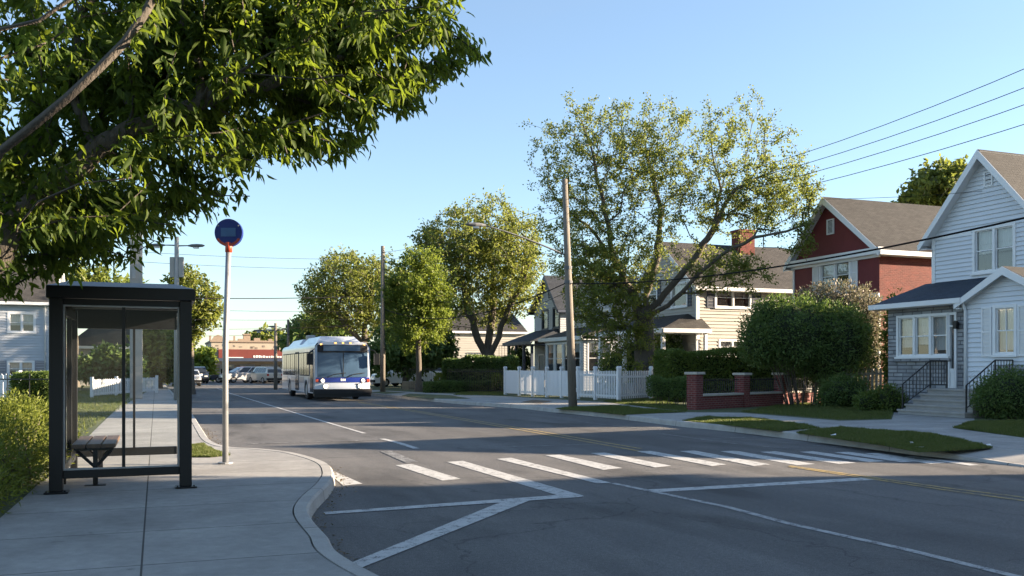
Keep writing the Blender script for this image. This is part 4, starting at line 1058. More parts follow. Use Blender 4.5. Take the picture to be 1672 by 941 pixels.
# ----- low cream building further on
h = House('cream_building', 'long low cream clapboard building with a window row behind the three-stemmed tree', 'house', 734, 86, ROT_T); T = h.t
wl = 7.6; f0 = front(0); ze = h.z(541, 3)
ops = [(.25+k*1.2, 1.15+k*1.2, h.z(620, 3), h.z(608, 3)) for k in range(6)]
wall(T, 'siding_wall', M['siding_cream'], f0, 0, wl, KZ-.2, ze, None, ops, .22, .035)
for o in ops: window(T, f0, *o, casing=.1, shade=.4, sash=False)
bodybox(T, 0, wl, 0, 9, KZ-.2, ze, 'siding_cream', skip='f')
gable_roof(T, 'shingle_brown', 0, 9, 0, wl, ze, 4.5, ze+2.2, .3, .2, .2, ridge='x')
for xx in (0, wl): ends(T, 'siding_cream', Pl((xx, 0), (0, 1), (1 if xx else -1, 0)), 0, 9, ze, (4.5, ze+2.2))
b = MB(); zz = h.z(582, 5)
for k in range(9): b.box(4.6+k*.28, 4.63+k*.28, -.9, -.87, zz, zz+1)
b.box(4.6, 6.9, -.91, -.86, zz+1, zz+1.05); b.box(4.5, 7, -.95, -.03, zz-.12, zz); b.build('balcony', M['black'], T)

# ----- left side of the street
h = House('white_house', 'white clapboard house at far left with dark hipped shingle roof and paired windows', 'house', -60, 59, ROT_T); T = h.t
xr = h.lx(84); ze = h.z(491, xr); f0 = front(0)
def lw(a, b_, c, d): return (h.lx(a), h.lx(b_), h.z(d, h.lx(a)), h.z(c, h.lx(a)))
ops = [lw(16, 55, 513, 541), lw(15, 53, 592, 613), lw(-45, -10, 513, 541)]
wall(T, 'siding_wall', M['siding_pale'], f0, 0, xr, KZ, ze, None, ops, .18, .045)
for o in ops: window(T, f0, *o, casing=.13, mull=1, shade=.75)
for o in ops[1:2]: shutter(T, f0, o[0]-.75, o[0]-.16, o[2], o[3]+.1, 'bussideblue'); shutter(T, f0, o[1]+.16, o[1]+.75, o[2], o[3]+.1, 'bussideblue')
wall(T, 'siding_wall', M['siding_pale'], right(xr), 0, 9, KZ, ze, None, [], .18, .045)
bodybox(T, 0, xr, 0, 9, KZ, ze, 'siding_pale', skip='fr')
za = ze+3.0
gable_roof(T, 'shingle_grey', 0, 9, 0, xr, ze, 4.5, za, .4, .2, .25, ridge='x')
for xx in (0, xr): ends(T, 'siding_pale', Pl((xx, 0), (0, 1), (1 if xx else -1, 0)), 0, 9, ze, (4.5, za))
b = MB(); b.box(xr-.1, xr+.05, -.06, -.004, KZ, ze); b.build('corner_board', M['trim'], T)
downspout(T, [(h.lx(74), -.35, ze-.1), (h.lx(74), -.1, ze-.4), (h.lx(74), -.08, KZ)])
h = House('bungalow', 'brown roofed house with low porch seen through the bus shelter glass', 'house', 118, 74, ROT_T); T = h.t
xr = h.lx(252); f0 = front(0); ze = h.z(566, xr*.5); za = h.z(512, xr*.5, 4)
wall(T, 'siding_wall', M['siding_cream'], f0, 0, xr, KZ, ze, None, [(1, 2.4, 1, 2.3), (3.6, 5, 1, 2.3)], .17, .02)
window(T, f0, 1, 2.4, 1, 2.3, mull=1); window(T, f0, 3.6, 5, 1, 2.3, mull=1)
bodybox(T, 0, xr, 0, 8, KZ, ze, 'siding_cream', skip='f')
b = MB(); o_ = .5
c = [(-o_, -o_, ze), (xr+o_, -o_, ze), (xr+o_, 8+o_, ze), (-o_, 8+o_, ze)]; r1, r2 = (2.5, 4, za), (xr-2.5, 4, za)
b.face([c[0], c[1], r2, r1]); b.face([c[1], c[2], r2]); b.face([c[2], c[3], r1, r2]); b.face([c[3], c[0], r1]); b.face(c[::-1])
ro = b.build('roof', M['shingle_brown'], T)
b = MB(); b.box(-o_, xr+o_, -o_-.06, -o_-.003, ze-.2, ze+.02); b.box(xr+o_+.003, xr+o_+.06, -o_, 8+o_, ze-.2, ze+.02); b.build('fascia', M['trim'], ro)
b = MB(); zz = h.z(520, xr-1); b.box(xr-3.2, xr-.8, 5.5, 8, ze, za+1.5); b.prism([(xr-3.6, za+1.5), (xr-.4, za+1.5), (xr-2, za+2.6)], 'y', 5.4, 8.1); b.build('upper_room', M['siding_cream'], T)

# ----- store at the far junction
h = House('store_building', 'flat roofed cream store building with red fascia across the far junction', 'store', 345, 118, ROT_T); T = h.t
wl = h.lx(535); f0 = front(0); zt = h.z(559, 3); zl = h.z(600, 3)
wall(T, 'front_wall', M['cream_wall'], f0, 0, wl, 2.0, zt, None, [], 0)
bodybox(T, 0, wl, 0, 14, KZ, zt, 'cream_wall', skip='f')
b = MB(); b.box(-.15, wl+.15, -.15, 14, zt, zt+.22); b.prism([(0, zt+.22), (1.6, zt+.22), (1.3, zt+.75), (.8, zt+.95), (.3, zt+.7)], 'y', -.1, .15); b.box(-.15, .1, 2, 2.6, zt+.2, zt+.9); b.build('cornice', M['woodfence'], T)
zr0, zr1 = h.z(585, 3), h.z(571, 3); xs = h.lx(356)
b = MB(); b.box(xs, wl, -1.3, -.003, zr0, zr1); b.build('fascia_sign', M['red_sign'], T)
b = MB(); b.box(xs-.1, wl, -2.2, -.004, zr0-.42, zr0-.02); b.build('canopy', M['navy'], T)
b = MB(); rr = random.Random(5); x = h.lx(412)
while x < wl-3:
    w_ = rr.uniform(.12, .3); b.box(x, x+w_, -1.33, -1.304, zr0+.06, zr0+rr.uniform(.25, .36)); x += w_+.08
b.box(h.lx(366), h.lx(396), -1.33, -1.304, zr0+.02, zr0+.12); b.build('lettering', M['letter'], T)
b = MB(); x = .5; zm = h.z(567.5, 3)
while x < wl-4:
    w_ = rr.uniform(.1, .5)
    for k in range(rr.randint(1, 3)):
        xx = x+rr.uniform(0, .4); z0_ = zm+rr.uniform(-.25, .15); b.box(xx, xx+rr.uniform(.06, .3), -.03, -.004, z0_, z0_+rr.uniform(.06, .35))
    x += rr.uniform(.5, 1.3)
b.build('faded_lettering', M['fadedletter'], T)
# shopfront bays
ops = []; x = xs+.3; rr = random.Random(3)
while x < wl-2: w_ = rr.uniform(1.4, 2.4); ops.append((x, x+w_, .5, 2.3)); x += w_+rr.uniform(.4, 1.2)
wall(T, 'shopfront_wall', M['fadedletter'], f0, 0, wl, KZ-.1, 2.0, None, [(o[0], o[1], .5, 2.0) for o in ops], 0)
for o in ops: window(T, f0, o[0], o[1], .5, 2.0, casing=.08, frame='steel', sash=False, shade=.3, sill=False)
lp = left(0); wall(T, 'side_wall', M['fadedletter'], Pl((-.02, 0), (0, 1), (-1, 0)), 0, 14, KZ, 2.5, None, [], 0)
for k in range(4): window(T, Pl((-.02, 0), (0, 1), (-1, 0)), 1+k*3, 2+k*3, 3.0, 4.0, casing=.1, proud=.05, sill=False, curtain=None)
b = MB()
for x, w_, hh, y in ((h.lx(402), .9, .9, 4), (h.lx(392), .8, .35, 3), (h.lx(384), .25, .7, 3), (h.lx(420), .8, .5, 4), (h.lx(428), 1.2, .2, 5), (h.lx(444), .5, .4, 4)):
    b.box(x, x+w_, y, y+w_, zt+.2, zt+.2+hh)
b.box(h.lx(402)-.08, h.lx(402)+.98, 3.92, 4.98, zt+1.1, zt+1.25); b.build('roof_unit', M['woodfence'], T)
# ---------------------------------------------------------------- bus shelter
a = G(92, 805, KZ)
sh = thing('bus_shelter', 'black framed glass bus shelter with flat metal roof on the left sidewalk', 'bus shelter', (a.x, a.y, 0), ROT_T)
hh = House.__new__(House); hh.X, hh.Y, hh.rot = a.x, a.y, ROT_T
hh.ux, hh.uy, hh.vx, hh.vy = math.cos(ROT_T), math.sin(ROT_T), -math.sin(ROT_T), math.cos(ROT_T)
SW = hh.lx(303, 0); SD = 2.45; z0 = KZ
zr = hh.z(489, SW*.5, -.1); zb0 = hh.z(778, SW*.5, 0); zb1 = hh.z(765, SW*.5, 0); zt0 = hh.z(497, SW*.5, 0)
pw = .055
for x, y, lw in ((0, 0, .072), (SW, 0, .07), (0, SD, .045), (SW, SD, .045)):
    b = MB(); b.box(x-lw, x+lw, y-lw, y+lw, z0+.02, zr)
    b.box(x-lw-.05, x+lw+.06, y-lw-.05, y+lw+.05, z0, z0+.018)
    for sx in (-1, 1): b.cyl((x+sx*(lw+.025), y-lw-.02, z0+.018), (x+sx*(lw+.025), y-lw-.02, z0+.035), .012, 6)
    b.build('post', M['black'], sh, bevel=.006)
# mid posts on the back (left) wall
for y in (SD*.36, SD*.7):
    MB().box(-.03, .03, y-.03, y+.03, zb0+.02, zr).build('post', M['black'], sh, bevel=.004)
MB().box(-.03, .03, SD*.36-.03, SD*.36+.03, z0, zb0+.02).build('post', M['black'], sh)
def rail(x0, x1, y0, y1, za, zb): MB().box(x0, x1, y0, y1, za, zb).build('rail', M['black'], sh, bevel=.005)
rail(.073, SW-.071, -.035, .035, zb0, zb1); rail(.05, SW-.05, SD-.03, SD+.03, zb0+.03, zb1+.05); rail(-.03, .03, .062, SD-.05, zb0, zb1)
rail(.073, SW-.071, -.036, .036, zt0-.02, zr-.002); rail(.05, SW-.05, SD-.032, SD+.032, zt0-.2, zr-.002); rail(-.032, .032, .062, SD-.05, zt0-.1, zr-.002); rail(SW-.03, SW+.03, .064, SD-.05, zt0, zr-.002)
# inner silver glazing beads on the near panel
b = MB(); zi0, zi1 = zb1+.001, zt0-.021
b.box(.074, .09, -.02, .02, zi0, zi1); b.box(SW-.09, SW-.072, -.02, .02, zi0, zi1); b.box(.09, SW-.09, -.02, .02, zi0, zi0+.018); b.box(.09, SW-.09, -.02, .02, zi1-.018, zi1)
b.build('glazing_bead', M['steel'], sh)
xm = hh.lx(202, 0); MB().box(xm-.018, xm+.018, -.03, .03, zi0+.018, zi1-.018).build('mullion', M['black'], sh)
xm2 = hh.lx(219, SD); MB().box(xm2-.016, xm2+.016, SD-.025, SD+.025, zb1+.051, zt0-.201).build('mullion', M['black'], sh)
def pane(pts):
    b = MB(); b.face(pts); b.build('glass_panel', M['shelter_glass'], sh)
pane([(.08, 0, zi0), (xm-.018, 0, zi0), (xm-.018, 0, zi1), (.08, 0, zi1)]); pane([(xm+.018, 0, zi0), (SW-.08, 0, zi0), (SW-.08, 0, zi1), (xm+.018, 0, zi1)])
pane([(.05, SD, zb1), (xm2, SD, zb1), (xm2, SD, zt0-.2), (.05, SD, zt0-.2)]); pane([(xm2, SD, zb1), (SW-.05, SD, zb1), (SW-.05, SD, zt0-.2), (xm2, SD, zt0-.2)])
for y0, y1 in ((.06, SD*.36-.03), (SD*.36+.03, SD*.7-.03), (SD*.7+.03, SD-.05)):
    pane([(0, y0, zb1), (0, y1, zb1), (0, y1, zt0-.1), (0, y0, zt0-.1)])
# roof: box fascia with a slightly domed sheet
x0, x1, y0, y1 = -.1, hh.lx(319, -.12), -.12, SD+.12; zf1 = hh.z(469, SW*.5, -.12); zf0 = zr
b = MB(); t_ = .05
b.box(x0, x1, y0, y0+t_, zf0, zf1); b.box(x0, x1, y1-t_, y1, zf0, zf1); b.box(x0, x0+t_, y0+t_, y1-t_, zf0, zf1); b.box(x1-t_, x1, y0+t_, y1-t_, zf0, zf1); b.box(x0+t_, x1-t_, y0+t_, y1-t_, zf0+.03, zf0+.05)
rf = b.build('roof', M['black'], sh, bevel=.008)
b = MB(); i_ = .22; zt_ = zf1+.07
q0 = [(x0+.01, y0+.01, zf1+.002), (x1-.01, y0+.01, zf1+.002), (x1-.01, y1-.01, zf1+.002), (x0+.01, y1-.01, zf1+.002)]; q1 = [(x0+i_, y0+i_, zt_), (x1-i_, y0+i_, zt_), (x1-i_, y1-i_, zt_), (x0+i_, y1-i_, zt_)]
b.face(q1)
for i in range(4): b.face([q0[i], q0[(i+1) % 4], q1[(i+1) % 4], q1[i]])
b.build('roof_sheet', M['roofmetal'], rf)
# bench along the back wall
be = thing('bench', 'dark slatted wooden bench on black steel legs inside the bus shelter', 'bench', (a.x, a.y, 0), ROT_T)
by0, by1 = .45, 1.95; bx0 = .12; zs = KZ+.52
for k in range(3): MB().box(bx0+k*.17, bx0+k*.17+.155, by0, by1, zs-.05, zs).build('slat', M['darkwood'], be, bevel=.008)
for y in (by0+.16, by1-.2):
    b = MB(); b.box(bx0+.02, bx0+.47, y-.03, y+.03, zs-.09, zs-.051); xc = bx0+.26
    b.box(xc-.028, xc+.028, y-.028, y+.028, KZ+.012, zs-.09); b.box(xc-.12, xc+.12, y-.07, y+.07, KZ, KZ+.009)
    b.tube([(xc, y, zs-.3), (bx0+.05, y, zs-.09)], .022, 6); b.tube([(xc, y, zs-.3), (bx0+.44, y, zs-.09)], .022, 6)
    b.build('leg', M['black'], be)
# ---------------------------------------------------------------- bus stop sign
g = G(368, 757, KZ); k = g.y/F
sg = thing('bus_stop_sign', 'round blue sign with orange rim on a tall grey pole at the kerb', 'bus stop sign', tuple(g), 0)
zz = lambda py: (757-py)*k
MB().tube([(0, 0, .0), (0, 0, zz(560)), (.05, 0, zz(402))], [.045, .043, .04], 12).build('pole', M['steel'], sg, smooth=True)
b = MB(); b.cyl((0, 0, 0), (0, 0, .02), .11, 12); b.build('base_plate', M['steel'], sg)
b = MB(); b.tube([(.05, 0, zz(412)), (.052, 0, zz(396))], .052, 12); b.build('collar', M['orange'], sg, smooth=True)
rd = 22.5*k; zc = zz(380.5); n = 40; xo = .055
dk = MB()
pts = [(xo+rd*math.cos(2*math.pi*i/n), zc+rd*math.sin(2*math.pi*i/n)) for i in range(n)]
dk.prism(pts, 'y', -.035, .035); disc = dk.build('sign_disc', M['blue_sign'], sg)
b = MB()
for sgn in (-1, 1):
    y = sgn*.038
    arc = [math.pi*(1.16+.68*i/16) for i in range(17)]
    for a0_, a1_ in zip(arc, arc[1:]):
        for (u, v) in ((.80, 1.0),):
            b.face([(xo+rd*u*math.cos(a0_), y, zc+rd*u*math.sin(a0_)), (xo+rd*v*math.cos(a0_), y, zc+rd*v*math.sin(a0_)), (xo+rd*v*math.cos(a1_), y, zc+rd*v*math.sin(a1_)), (xo+rd*u*math.cos(a1_), y, zc+rd*u*math.sin(a1_))])
b.build('orange_rim', M['orange'], disc)
b = MB(); b.box(xo-rd*.54, xo+rd*.54, -.039, -.036, zc-rd*.28, zc+rd*.34); b.build('sign_panel', M['blue_pale'], disc)
b = MB()
for sx in (-1, 1): b.cyl((xo+sx*rd*.72, -.036, zc+rd*.5), (xo+sx*rd*.72, -.045, zc+rd*.5), .012, 8)
b.build('bolt', M['steel'], disc)
# ---------------------------------------------------------------- poles
def lamp_arm(t, p0, p1, droop=.3):
    p0 = Vector(p0); p1 = Vector(p1); n = 10
    pts = [p0+(p1-p0)*(i/n)+Vector((0, 0, droop*math.sin(math.pi*.5*i/n)-droop*(i/n))) for i in range(n+1)]
    arm = MB().tube(pts, [.034-.01*i/n for i in range(n+1)], 8).build('lamp_arm', M['arm'], t, smooth=True)
    d = (p1-p0); d.z = 0; d.normalize(); s = Vector((-d.y, d.x, 0))
    b = MB(); prof = [(-.08, .045, .03), (.1, .1, .07), (.35, .13, .08), (.6, .1, .06), (.7, .03, .02)]; ring = []
    for x, hw, hz in prof:
        c = p1+d*x; ring.append([c+s*hw*math.cos(q)+Vector((0, 0, hz*math.sin(q))) for q in [2*math.pi*i/10 for i in range(10)]])
    for r0_, r1_ in zip(ring, ring[1:]):
        for i in range(10): b.face([r0_[i], r0_[(i+1) % 10], r1_[(i+1) % 10], r1_[i]])
    b.face(ring[0]); b.face(ring[-1]); lh = b.build('lamp_head', M['arm'], t, smooth=True)
    c = p1+d*.3+Vector((0, 0, -.075)); b = MB(); b.box(c.x-.11, c.x+.11, c.y-.09, c.y+.09, c.z-.05, c.z); b.build('lens', M['lens'], lh)
g = G(935.5, 665, KZ); up = thing('utility_pole', 'leaning weathered wooden pole with a street lamp arm at the right kerb', 'utility pole', tuple(g), 0); PY = g.y
loc = lambda px, py, Y: P(px, py, Y)-g
top = loc(922, 293, PY)
MB().tube([(0, 0, 0), top*.5, top], [.165, .135, .1], 14).build('post', M['pole'], up, smooth=True)
UPT = lambda py: g+top*((665-py)/(665-293))
q = UPT(418)-g; e_ = loc(790, 368, PY-1.3); lamp_arm(up, q, e_, .35)
b = MB(); zz = (UPT(440)-g); b.tube([zz, zz+Vector((0, 0, .12))], [.15, .15], 12); b.build('clamp', M['arm'], up); b = MB(); zz = (UPT(463)-g); b.tube([zz, zz+Vector((0, 0, .1))], [.155, .155], 12); b.build('clamp', M['arm'], up)
b = MB(); zz = UPT(640)-g; b.box(zz.x+.1, zz.x+.175, zz.y-.09, zz.y+.04, zz.z, zz.z+.14); b.build('tag_plate', M['letter'], up)
UPG = g
g2 = G(625, 640, KZ); up2 = thing('utility_pole', 'slim straight wooden pole between the bus and the street trees', 'utility pole', tuple(g2), 0)
H2 = P(625, 402, g2.y).z-KZ
MB().tube([(0, 0, 0), (0, 0, H2)], [.16, .11], 12).build('post', M['pole'], up2, smooth=True)
g3 = G(222.5, 651, KZ); cp = thing('concrete_post', 'thick square pale grey concrete post behind the bus shelter', 'post', (g3.x, g3.y, KZ), ROT_T)
H3 = P(222, 380, g3.y).z-KZ; wd3 = 9.5*g3.y/F
MB().prism([(-wd3, -wd3), (wd3, -wd3), (wd3, wd3), (-wd3, wd3)], 'z', 0, H3).build('shaft', M['pole_grey'], cp, bevel=.03)
MB().box(-wd3-.03, wd3+.03, -wd3-.03, wd3+.03, H3+.001, H3+.06).build('cap', M['pole_grey'], cp)
b = MB(); b.box(-.2, -.02, -wd3-.04, -wd3-.003, H3-2.2, H3-1.7); b.build('bracket', M['steel'], cp)
Y4 = 41.5; g4 = P(288.5, 601, Y4); lp_ = thing('lamp_pole', 'pale lamp pole with two short arms and two signal boxes behind the shelter', 'lamp pole', (g4.x, g4.y, KZ), 0)
H4 = P(288, 387, Y4).z-KZ
MB().tube([(0, 0, 0), (0, 0, H4)], [.13, .095], 10).build('post', M['pole_grey'], lp_, smooth=True)
za4 = P(0, 401, Y4).z-KZ
lamp_arm(lp_, (0, 0, za4), (-.62, .05, za4+.02), .02); lamp_arm(lp_, (0, 0, za4-.02), (.6, -.05, za4-.02), .02)
for sx, lab in ((-1, 0), (1, 1)):
    b = MB(); xs = sx*.2; b.box(xs-.1, xs+.1, -.06, .1, P(0, 453, Y4).z-KZ, P(0, 420, Y4).z-KZ); b.build('signal_box', M['pole_grey'], lp_, bevel=.015)
for px, pt, pb, Y, lab, dr in ((450, 528, 638, 68, 'thin far pole with crossarm left of the bus', -1), (470.5, 522, 632, 79, 'thin far pole with lamp arm just behind the bus roof', -1)):
    c = P(px, 601, Y); t = thing('utility_pole', lab, 'utility pole', (c.x, c.y, 0), 0); hz_ = P(0, pt, Y).z
    MB().tube([(0, 0, 0), (0, 0, hz_)], [.15, .1], 8).build('post', M['pole'], t, smooth=True)
    if px == 450: MB().box(-.75, .6, -.05, .05, hz_-.55, hz_-.45).build('crossarm', M['pole'], t); lamp_arm(t, (0, 0, hz_-1.1), (-.95, 0, hz_-.55), .2)
    else: lamp_arm(t, (0, 0, hz_-1.0), (-1.0, 0, hz_-.6), .2)
# ---------------------------------------------------------------- wires
def wire(label, p0, p1, sag, r=.012, group=None, n=22):
    p0 = Vector(p0); p1 = Vector(p1)
    pts = [p0+(p1-p0)*(i/n)-Vector((0, 0, 4*sag*(i/n)*(1-i/n))) for i in range(n+1)]
    o = MB().tube([q-p0 for q in pts], r, 5, cap=False).build('power_line', M['wire'], None, tuple(p0), uv=False); return tag(o, label, 'power line', group)
B_ = (12.6, 7.1)
for i, (py, zb, sg_, lab) in enumerate(((325, 8.2, 1.35, 'highest of the power lines rising to the right edge'), (337, 7.7, 1.22, 'second power line from the top rising to the right edge'), (349, 7.3, 1.13, 'third power line from the top rising to the right edge'), (362, 6.75, .98, 'lowest of the four power lines rising to the right edge'))):
    wire(lab, UPT(py)+Vector((.1, 0, 0)), (B_[0]+.1*i, B_[1], zb), sg_, .0075, 'power lines from the wooden pole to the right')
wire('thick black cable crossing low before the houses', UPT(463)+Vector((.15, -.05, 0)), (B_[0], B_[1], 5.1), .8, .02)
wire('thin service wire from the pole top to the white gable', UPT(296), (A.X+2.1*A.ux, A.Y+2.1*A.uy, A.z(318, A.lx(1577))), .45, .008)
for i, (pa, pb, sg_, rr) in enumerate(((330, 412, .3, .009), (352, 424, .3, .009), (463, 505, .9, .022), (478, 522, .9, .01))):
    wire(['upper thin wire from the leaning pole to the slim pole', 'lower thin wire from the leaning pole to the slim pole', 'thick sagging cable between the leaning and the slim pole', 'thin sagging cable under the thick one between the poles'][i],
         UPT(pa)+Vector((-.12, 0, 0)), (g2.x+.1, g2.y, P(0, pb, g2.y).z), sg_, rr, 'wires between the two wooden poles')
for i, (pa, pb, sg_, rr) in enumerate(((412, 423, .12, .009), (428, 439, .12, .009), (486, 483, .1, .022), (503, 508, .1, .009), (520, 520, .1, .009), (537, 528, .15, .009), (549, 540, .1, .009))):
    wire(['topmost of the wires crossing the sky behind the round sign', 'second wire from the top crossing behind the round sign', 'thickest of the wires crossing behind the round sign', 'wire just below the thick one behind the sign pole',
          'fifth wire down crossing behind the sign pole', 'second lowest wire crossing over the store roof', 'lowest wire crossing just above the store roof'][i],
         (g3.x+.3, g3.y, P(0, pa, g3.y).z), (g2.x-.1, g2.y, P(0, pb, g2.y).z), sg_, rr, 'wires across the street behind the round sign')
# ---------------------------------------------------------------- fences
def picket_fence(name, label, p0, p1, h, posts, pitch, pw_, m='white', gap=.06, zb=.1, cap=True, rails=(.2, .82), group=None, cat='fence', point=False, thin=0):
    p0 = Vector((p0[0], p0[1], KZ)); p1 = Vector((p1[0], p1[1], KZ)); u = p1-p0; ln = u.length
    t = thing(name, label, cat, tuple(p0), math.atan2(u.y, u.x), group)
    for k in posts:
        x = ln*k; b = MB(); b.box(x-.065, x+.065, -.065, .065, 0, h+.06)
        if cap: b.prism([(x-.09, h+.06), (x+.09, h+.06), (x+.05, h+.13), (x, h+.17), (x-.05, h+.13)], 'y', -.085, .085)
        b.build('post', M[m], t)
    for r_ in rails: MB().box(0, ln, -.022, .022, h*r_-.045, h*r_+.045).build('rail', M[m], t)
    b = MB(); x = .1; rr = random.Random(int(ln*100))
    while x < ln-.08:
        if thin and x > ln*thin: pw_ = .062
        if min(abs(x+pw_/2-ln*k) for k in posts) > .065+pw_/2:
            hz = h-.04+rr.uniform(-.012, .009); y = -.04
            if point: b.prism([(x, zb), (x+pw_, zb), (x+pw_, hz-.06), (x+pw_/2, hz), (x, hz-.06)], 'y', y, y+.018)
            else: b.box(x, x+pw_, y, y+.018, zb, hz)
        x += pitch
    b.build('picket_panel', M[m], t); return t
f0_, f1_, f2_ = G(825, 645, KZ), G(1010, 655.5, KZ), G(1063, 652, KZ)
def fr(px):  # fraction along first run
    k = (px-CX)/F; d = f1_-f0_; return (k*f0_.y-f0_.x)/(d.x-k*d.y)
picket_fence('picket_fence', 'long white board fence with capped posts beside the wooden pole', f0_, f1_, 1.36, [0, fr(848), fr(870), fr(893), fr(917), fr(944), fr(972), 1.0], .128, .112, rails=(.16, .84), thin=fr(925))
picket_fence('picket_fence', 'short white open picket fence turning the corner by the massive trunk', f1_+(f2_-f1_)*.01, f2_, 1.36, [.02, 1.0], .2, .085, rails=(.18, .78))
p0, p1 = G(1068, 651, KZ), G(1128, 655, KZ)
picket_fence('wooden_fence', 'weathered brown picket fence between massive trunk and brick pier', p0, p1, 1.25, [0, .98], .2, .07, 'woodfence', cap=False)
picket_fence('picket_fence', 'pale short picket fence between round bush and the stone house', W(24.2, 28.3)[:2], W(26.6, 27.4)[:2], 1.5, [0, 1], .16, .09, 'coping', cap=False, point=True)
picket_fence('picket_fence', 'white pointed picket fence at far left in front of the white house', G(-90, 672, KZ), G(31, 674, KZ), 1.3, [0, .5, 1], .17, .13, point=True, cap=False)
picket_fence('picket_fence', 'low white picket fence along the lawn seen through the shelter glass', G(150, 650, KZ), G(256, 641, KZ), .95, [0, .33, .66, 1], .26, .15, point=True, cap=False)
def iron_fence(name, label, p0, p1, h, z=KZ, pitch=.13, m='iron', group=None):
    p0 = Vector((p0[0], p0[1], z)); p1 = Vector((p1[0], p1[1], z)); u = p1-p0; ln = u.length
    t = thing(name, label, 'fence', tuple(p0), math.atan2(u.y, u.x), group)
    for q in (.12, h-.1): MB().box(0, ln, -.015, .015, q-.015, q+.015).build('rail', M[m], t)
    b = MB(); n = int(ln/pitch)
    for i in range(n+1):
        x = ln*i/n; b.box(x-.009, x+.009, -.009, .009, 0, h); b.prism([(x-.02, h), (x+.02, h), (x, h+.06)], 'y', -.006, .006)
    b.build('bars', M[m], t); return t
iron_fence('iron_fence', 'thin black wire fence in front of the far left hedge', G(-60, 690, KZ), G(84, 690, KZ), 1.25, pitch=.5)
iron_fence('iron_fence', 'black iron fence under the dark low tree beside the parked white vehicles', G(668, 637, KZ), G(730, 637, KZ), 1.45)
iron_fence('iron_fence', 'black iron fence along the front of the long dark hedge', G(731, 640, KZ), G(824, 642, KZ), 1.35)
# ---------------------------------------------------------------- garden wall of brick
b0, b1 = G(1129, 669.5, KZ), G(1352, 657.5, KZ); u = b1-b0; ln = u.length; rw = math.atan2(u.y, u.x)
bw = thing('brick_garden_wall', 'low red brick garden wall with stone capped piers and black railing', 'wall', tuple(b0), rw)
def frw(px): k = (px-CX)/F; return (k*b0.y-b0.x)/(u.x-k*u.y)*ln
xs = [.2, frw(1212), frw(1275), ln-.2]; kk = b0.y/F
for i, x in enumerate(xs):
    hp = 1.22 if i == 0 else 1.18
    MB().box(x-.2, x+.2, -.2, .2, 0, hp).build('pier', M['brick_wall'], bw)
    MB().box(x-.26, x+.26, -.26, .26, hp+.002, hp+.09).build('cap', M['coping'], bw, bevel=.009)
for x0_, x1_ in zip(xs, xs[1:]):
    MB().box(x0_+.2, x1_-.2, -.15, .15, 0, .46).build('low_wall', M['brick_wall'], bw)
    MB().box(x0_+.2, x1_-.2, -.2, .195, .462, .54).build('coping', M['coping'], bw, bevel=.01)
    b = MB(); n = int((x1_-x0_-.5)/.13); b.box(x0_+.25, x1_-.25, -.012, .012, 1.0, 1.03); b.box(x0_+.25, x1_-.25, -.012, .012, .6, .62)
    for i in range(1, n): x = x0_+.25+(x1_-x0_-.5)*i/n; b.box(x-.008, x+.008, -.008, .008, .542, 1.08)
    b.build('railing', M['iron'], bw)
# stone kerb bed and garden border things on the far right side of the street
bx = G(655, 637, KZ); t = MB().prism([(0, 0), (2.4, 0), (2.4, 1.2), (0, 1.2)], 'z', 0, .55).build('planter', M['brick_tan'], None, (bx.x, bx.y+.5, KZ), ROT_T*.2); tag(t, 'tan brick planter box behind the street tree', 'planter')
rr = random.Random(4)
for px, py, lab in ((1360, 713, 'crumpled white paper scrap on the grass verge by the kerb'), (1484, 727, 'white litter scrap at the near tip of the grass verge'), (1502, 733, 'small flattened cup on the bare corner of the verge'), (1616, 731, 'white paper lying where the verge meets the sidewalk')):
    c = G(px, py, KZ); b = MB(); v = [(rr.uniform(-.09, .09), rr.uniform(-.06, .06), rr.uniform(.02, .07)) for _ in range(7)]
    for i in range(6): b.face([v[i], v[i+1], v[(i+3) % 7]])
    tag(b.build('paper_scrap', M['litter'], None, tuple(c)), lab, 'litter')
# ---------------------------------------------------------------- bus
def arc_pts(cx, cz, r, a0, a1, n): return [(cx+r*math.cos(a0+(a1-a0)*i/n), cz+r*math.sin(a0+(a1-a0)*i/n)) for i in range(n+1)]
gb = G(514, 655.5)
bus = thing('city_bus', 'white and blue city bus with lit headlights coming towards us', 'bus', (gb.x, gb.y, 0), ROT_T)
BW, BL = 2.68, 12.2; zb_, zt_ = .36, 2.86; wr = .5
wy = [2.75, 8.9]
# side outlines with wheel arches (y, z)
side = [(0.02, zb_)]
for y in wy: side += [(y-.62, zb_)]+[(y-.6*math.cos(a_), zb_+.05+.6*math.sin(a_)) for a_ in [math.pi*i/10 for i in range(11)]]+[(y+.62, zb_)]
side += [(BL, zb_), (BL, zt_-.28), (0.02, zt_-.28)]
b = MB()
for x in (0, BW): b.face([(x, p[0], p[1]) for p in side])
crs = [(0, zt_-.28)]+arc_pts(.28, zt_-.28, .28, math.pi, math.pi/2, 5)[1:]+arc_pts(BW-.28, zt_-.28, .28, math.pi/2, 0, 5)
for p, q in zip(crs, crs[1:]): b.face([(p[0], 0.02, p[1]), (p[0], BL, p[1]), (q[0], BL, q[1]), (q[0], 0.02, q[1])])
b.face([(p[0], BL, p[1]) for p in crs]+[(BW, BL, zb_), (0, BL, zb_)])
b.face([(0, .02, .5), (BW, .02, .5), (BW, BL, .5), (0, BL, .5)])
body = b.build('body', M['buswhite'], bus, bevel=.0)
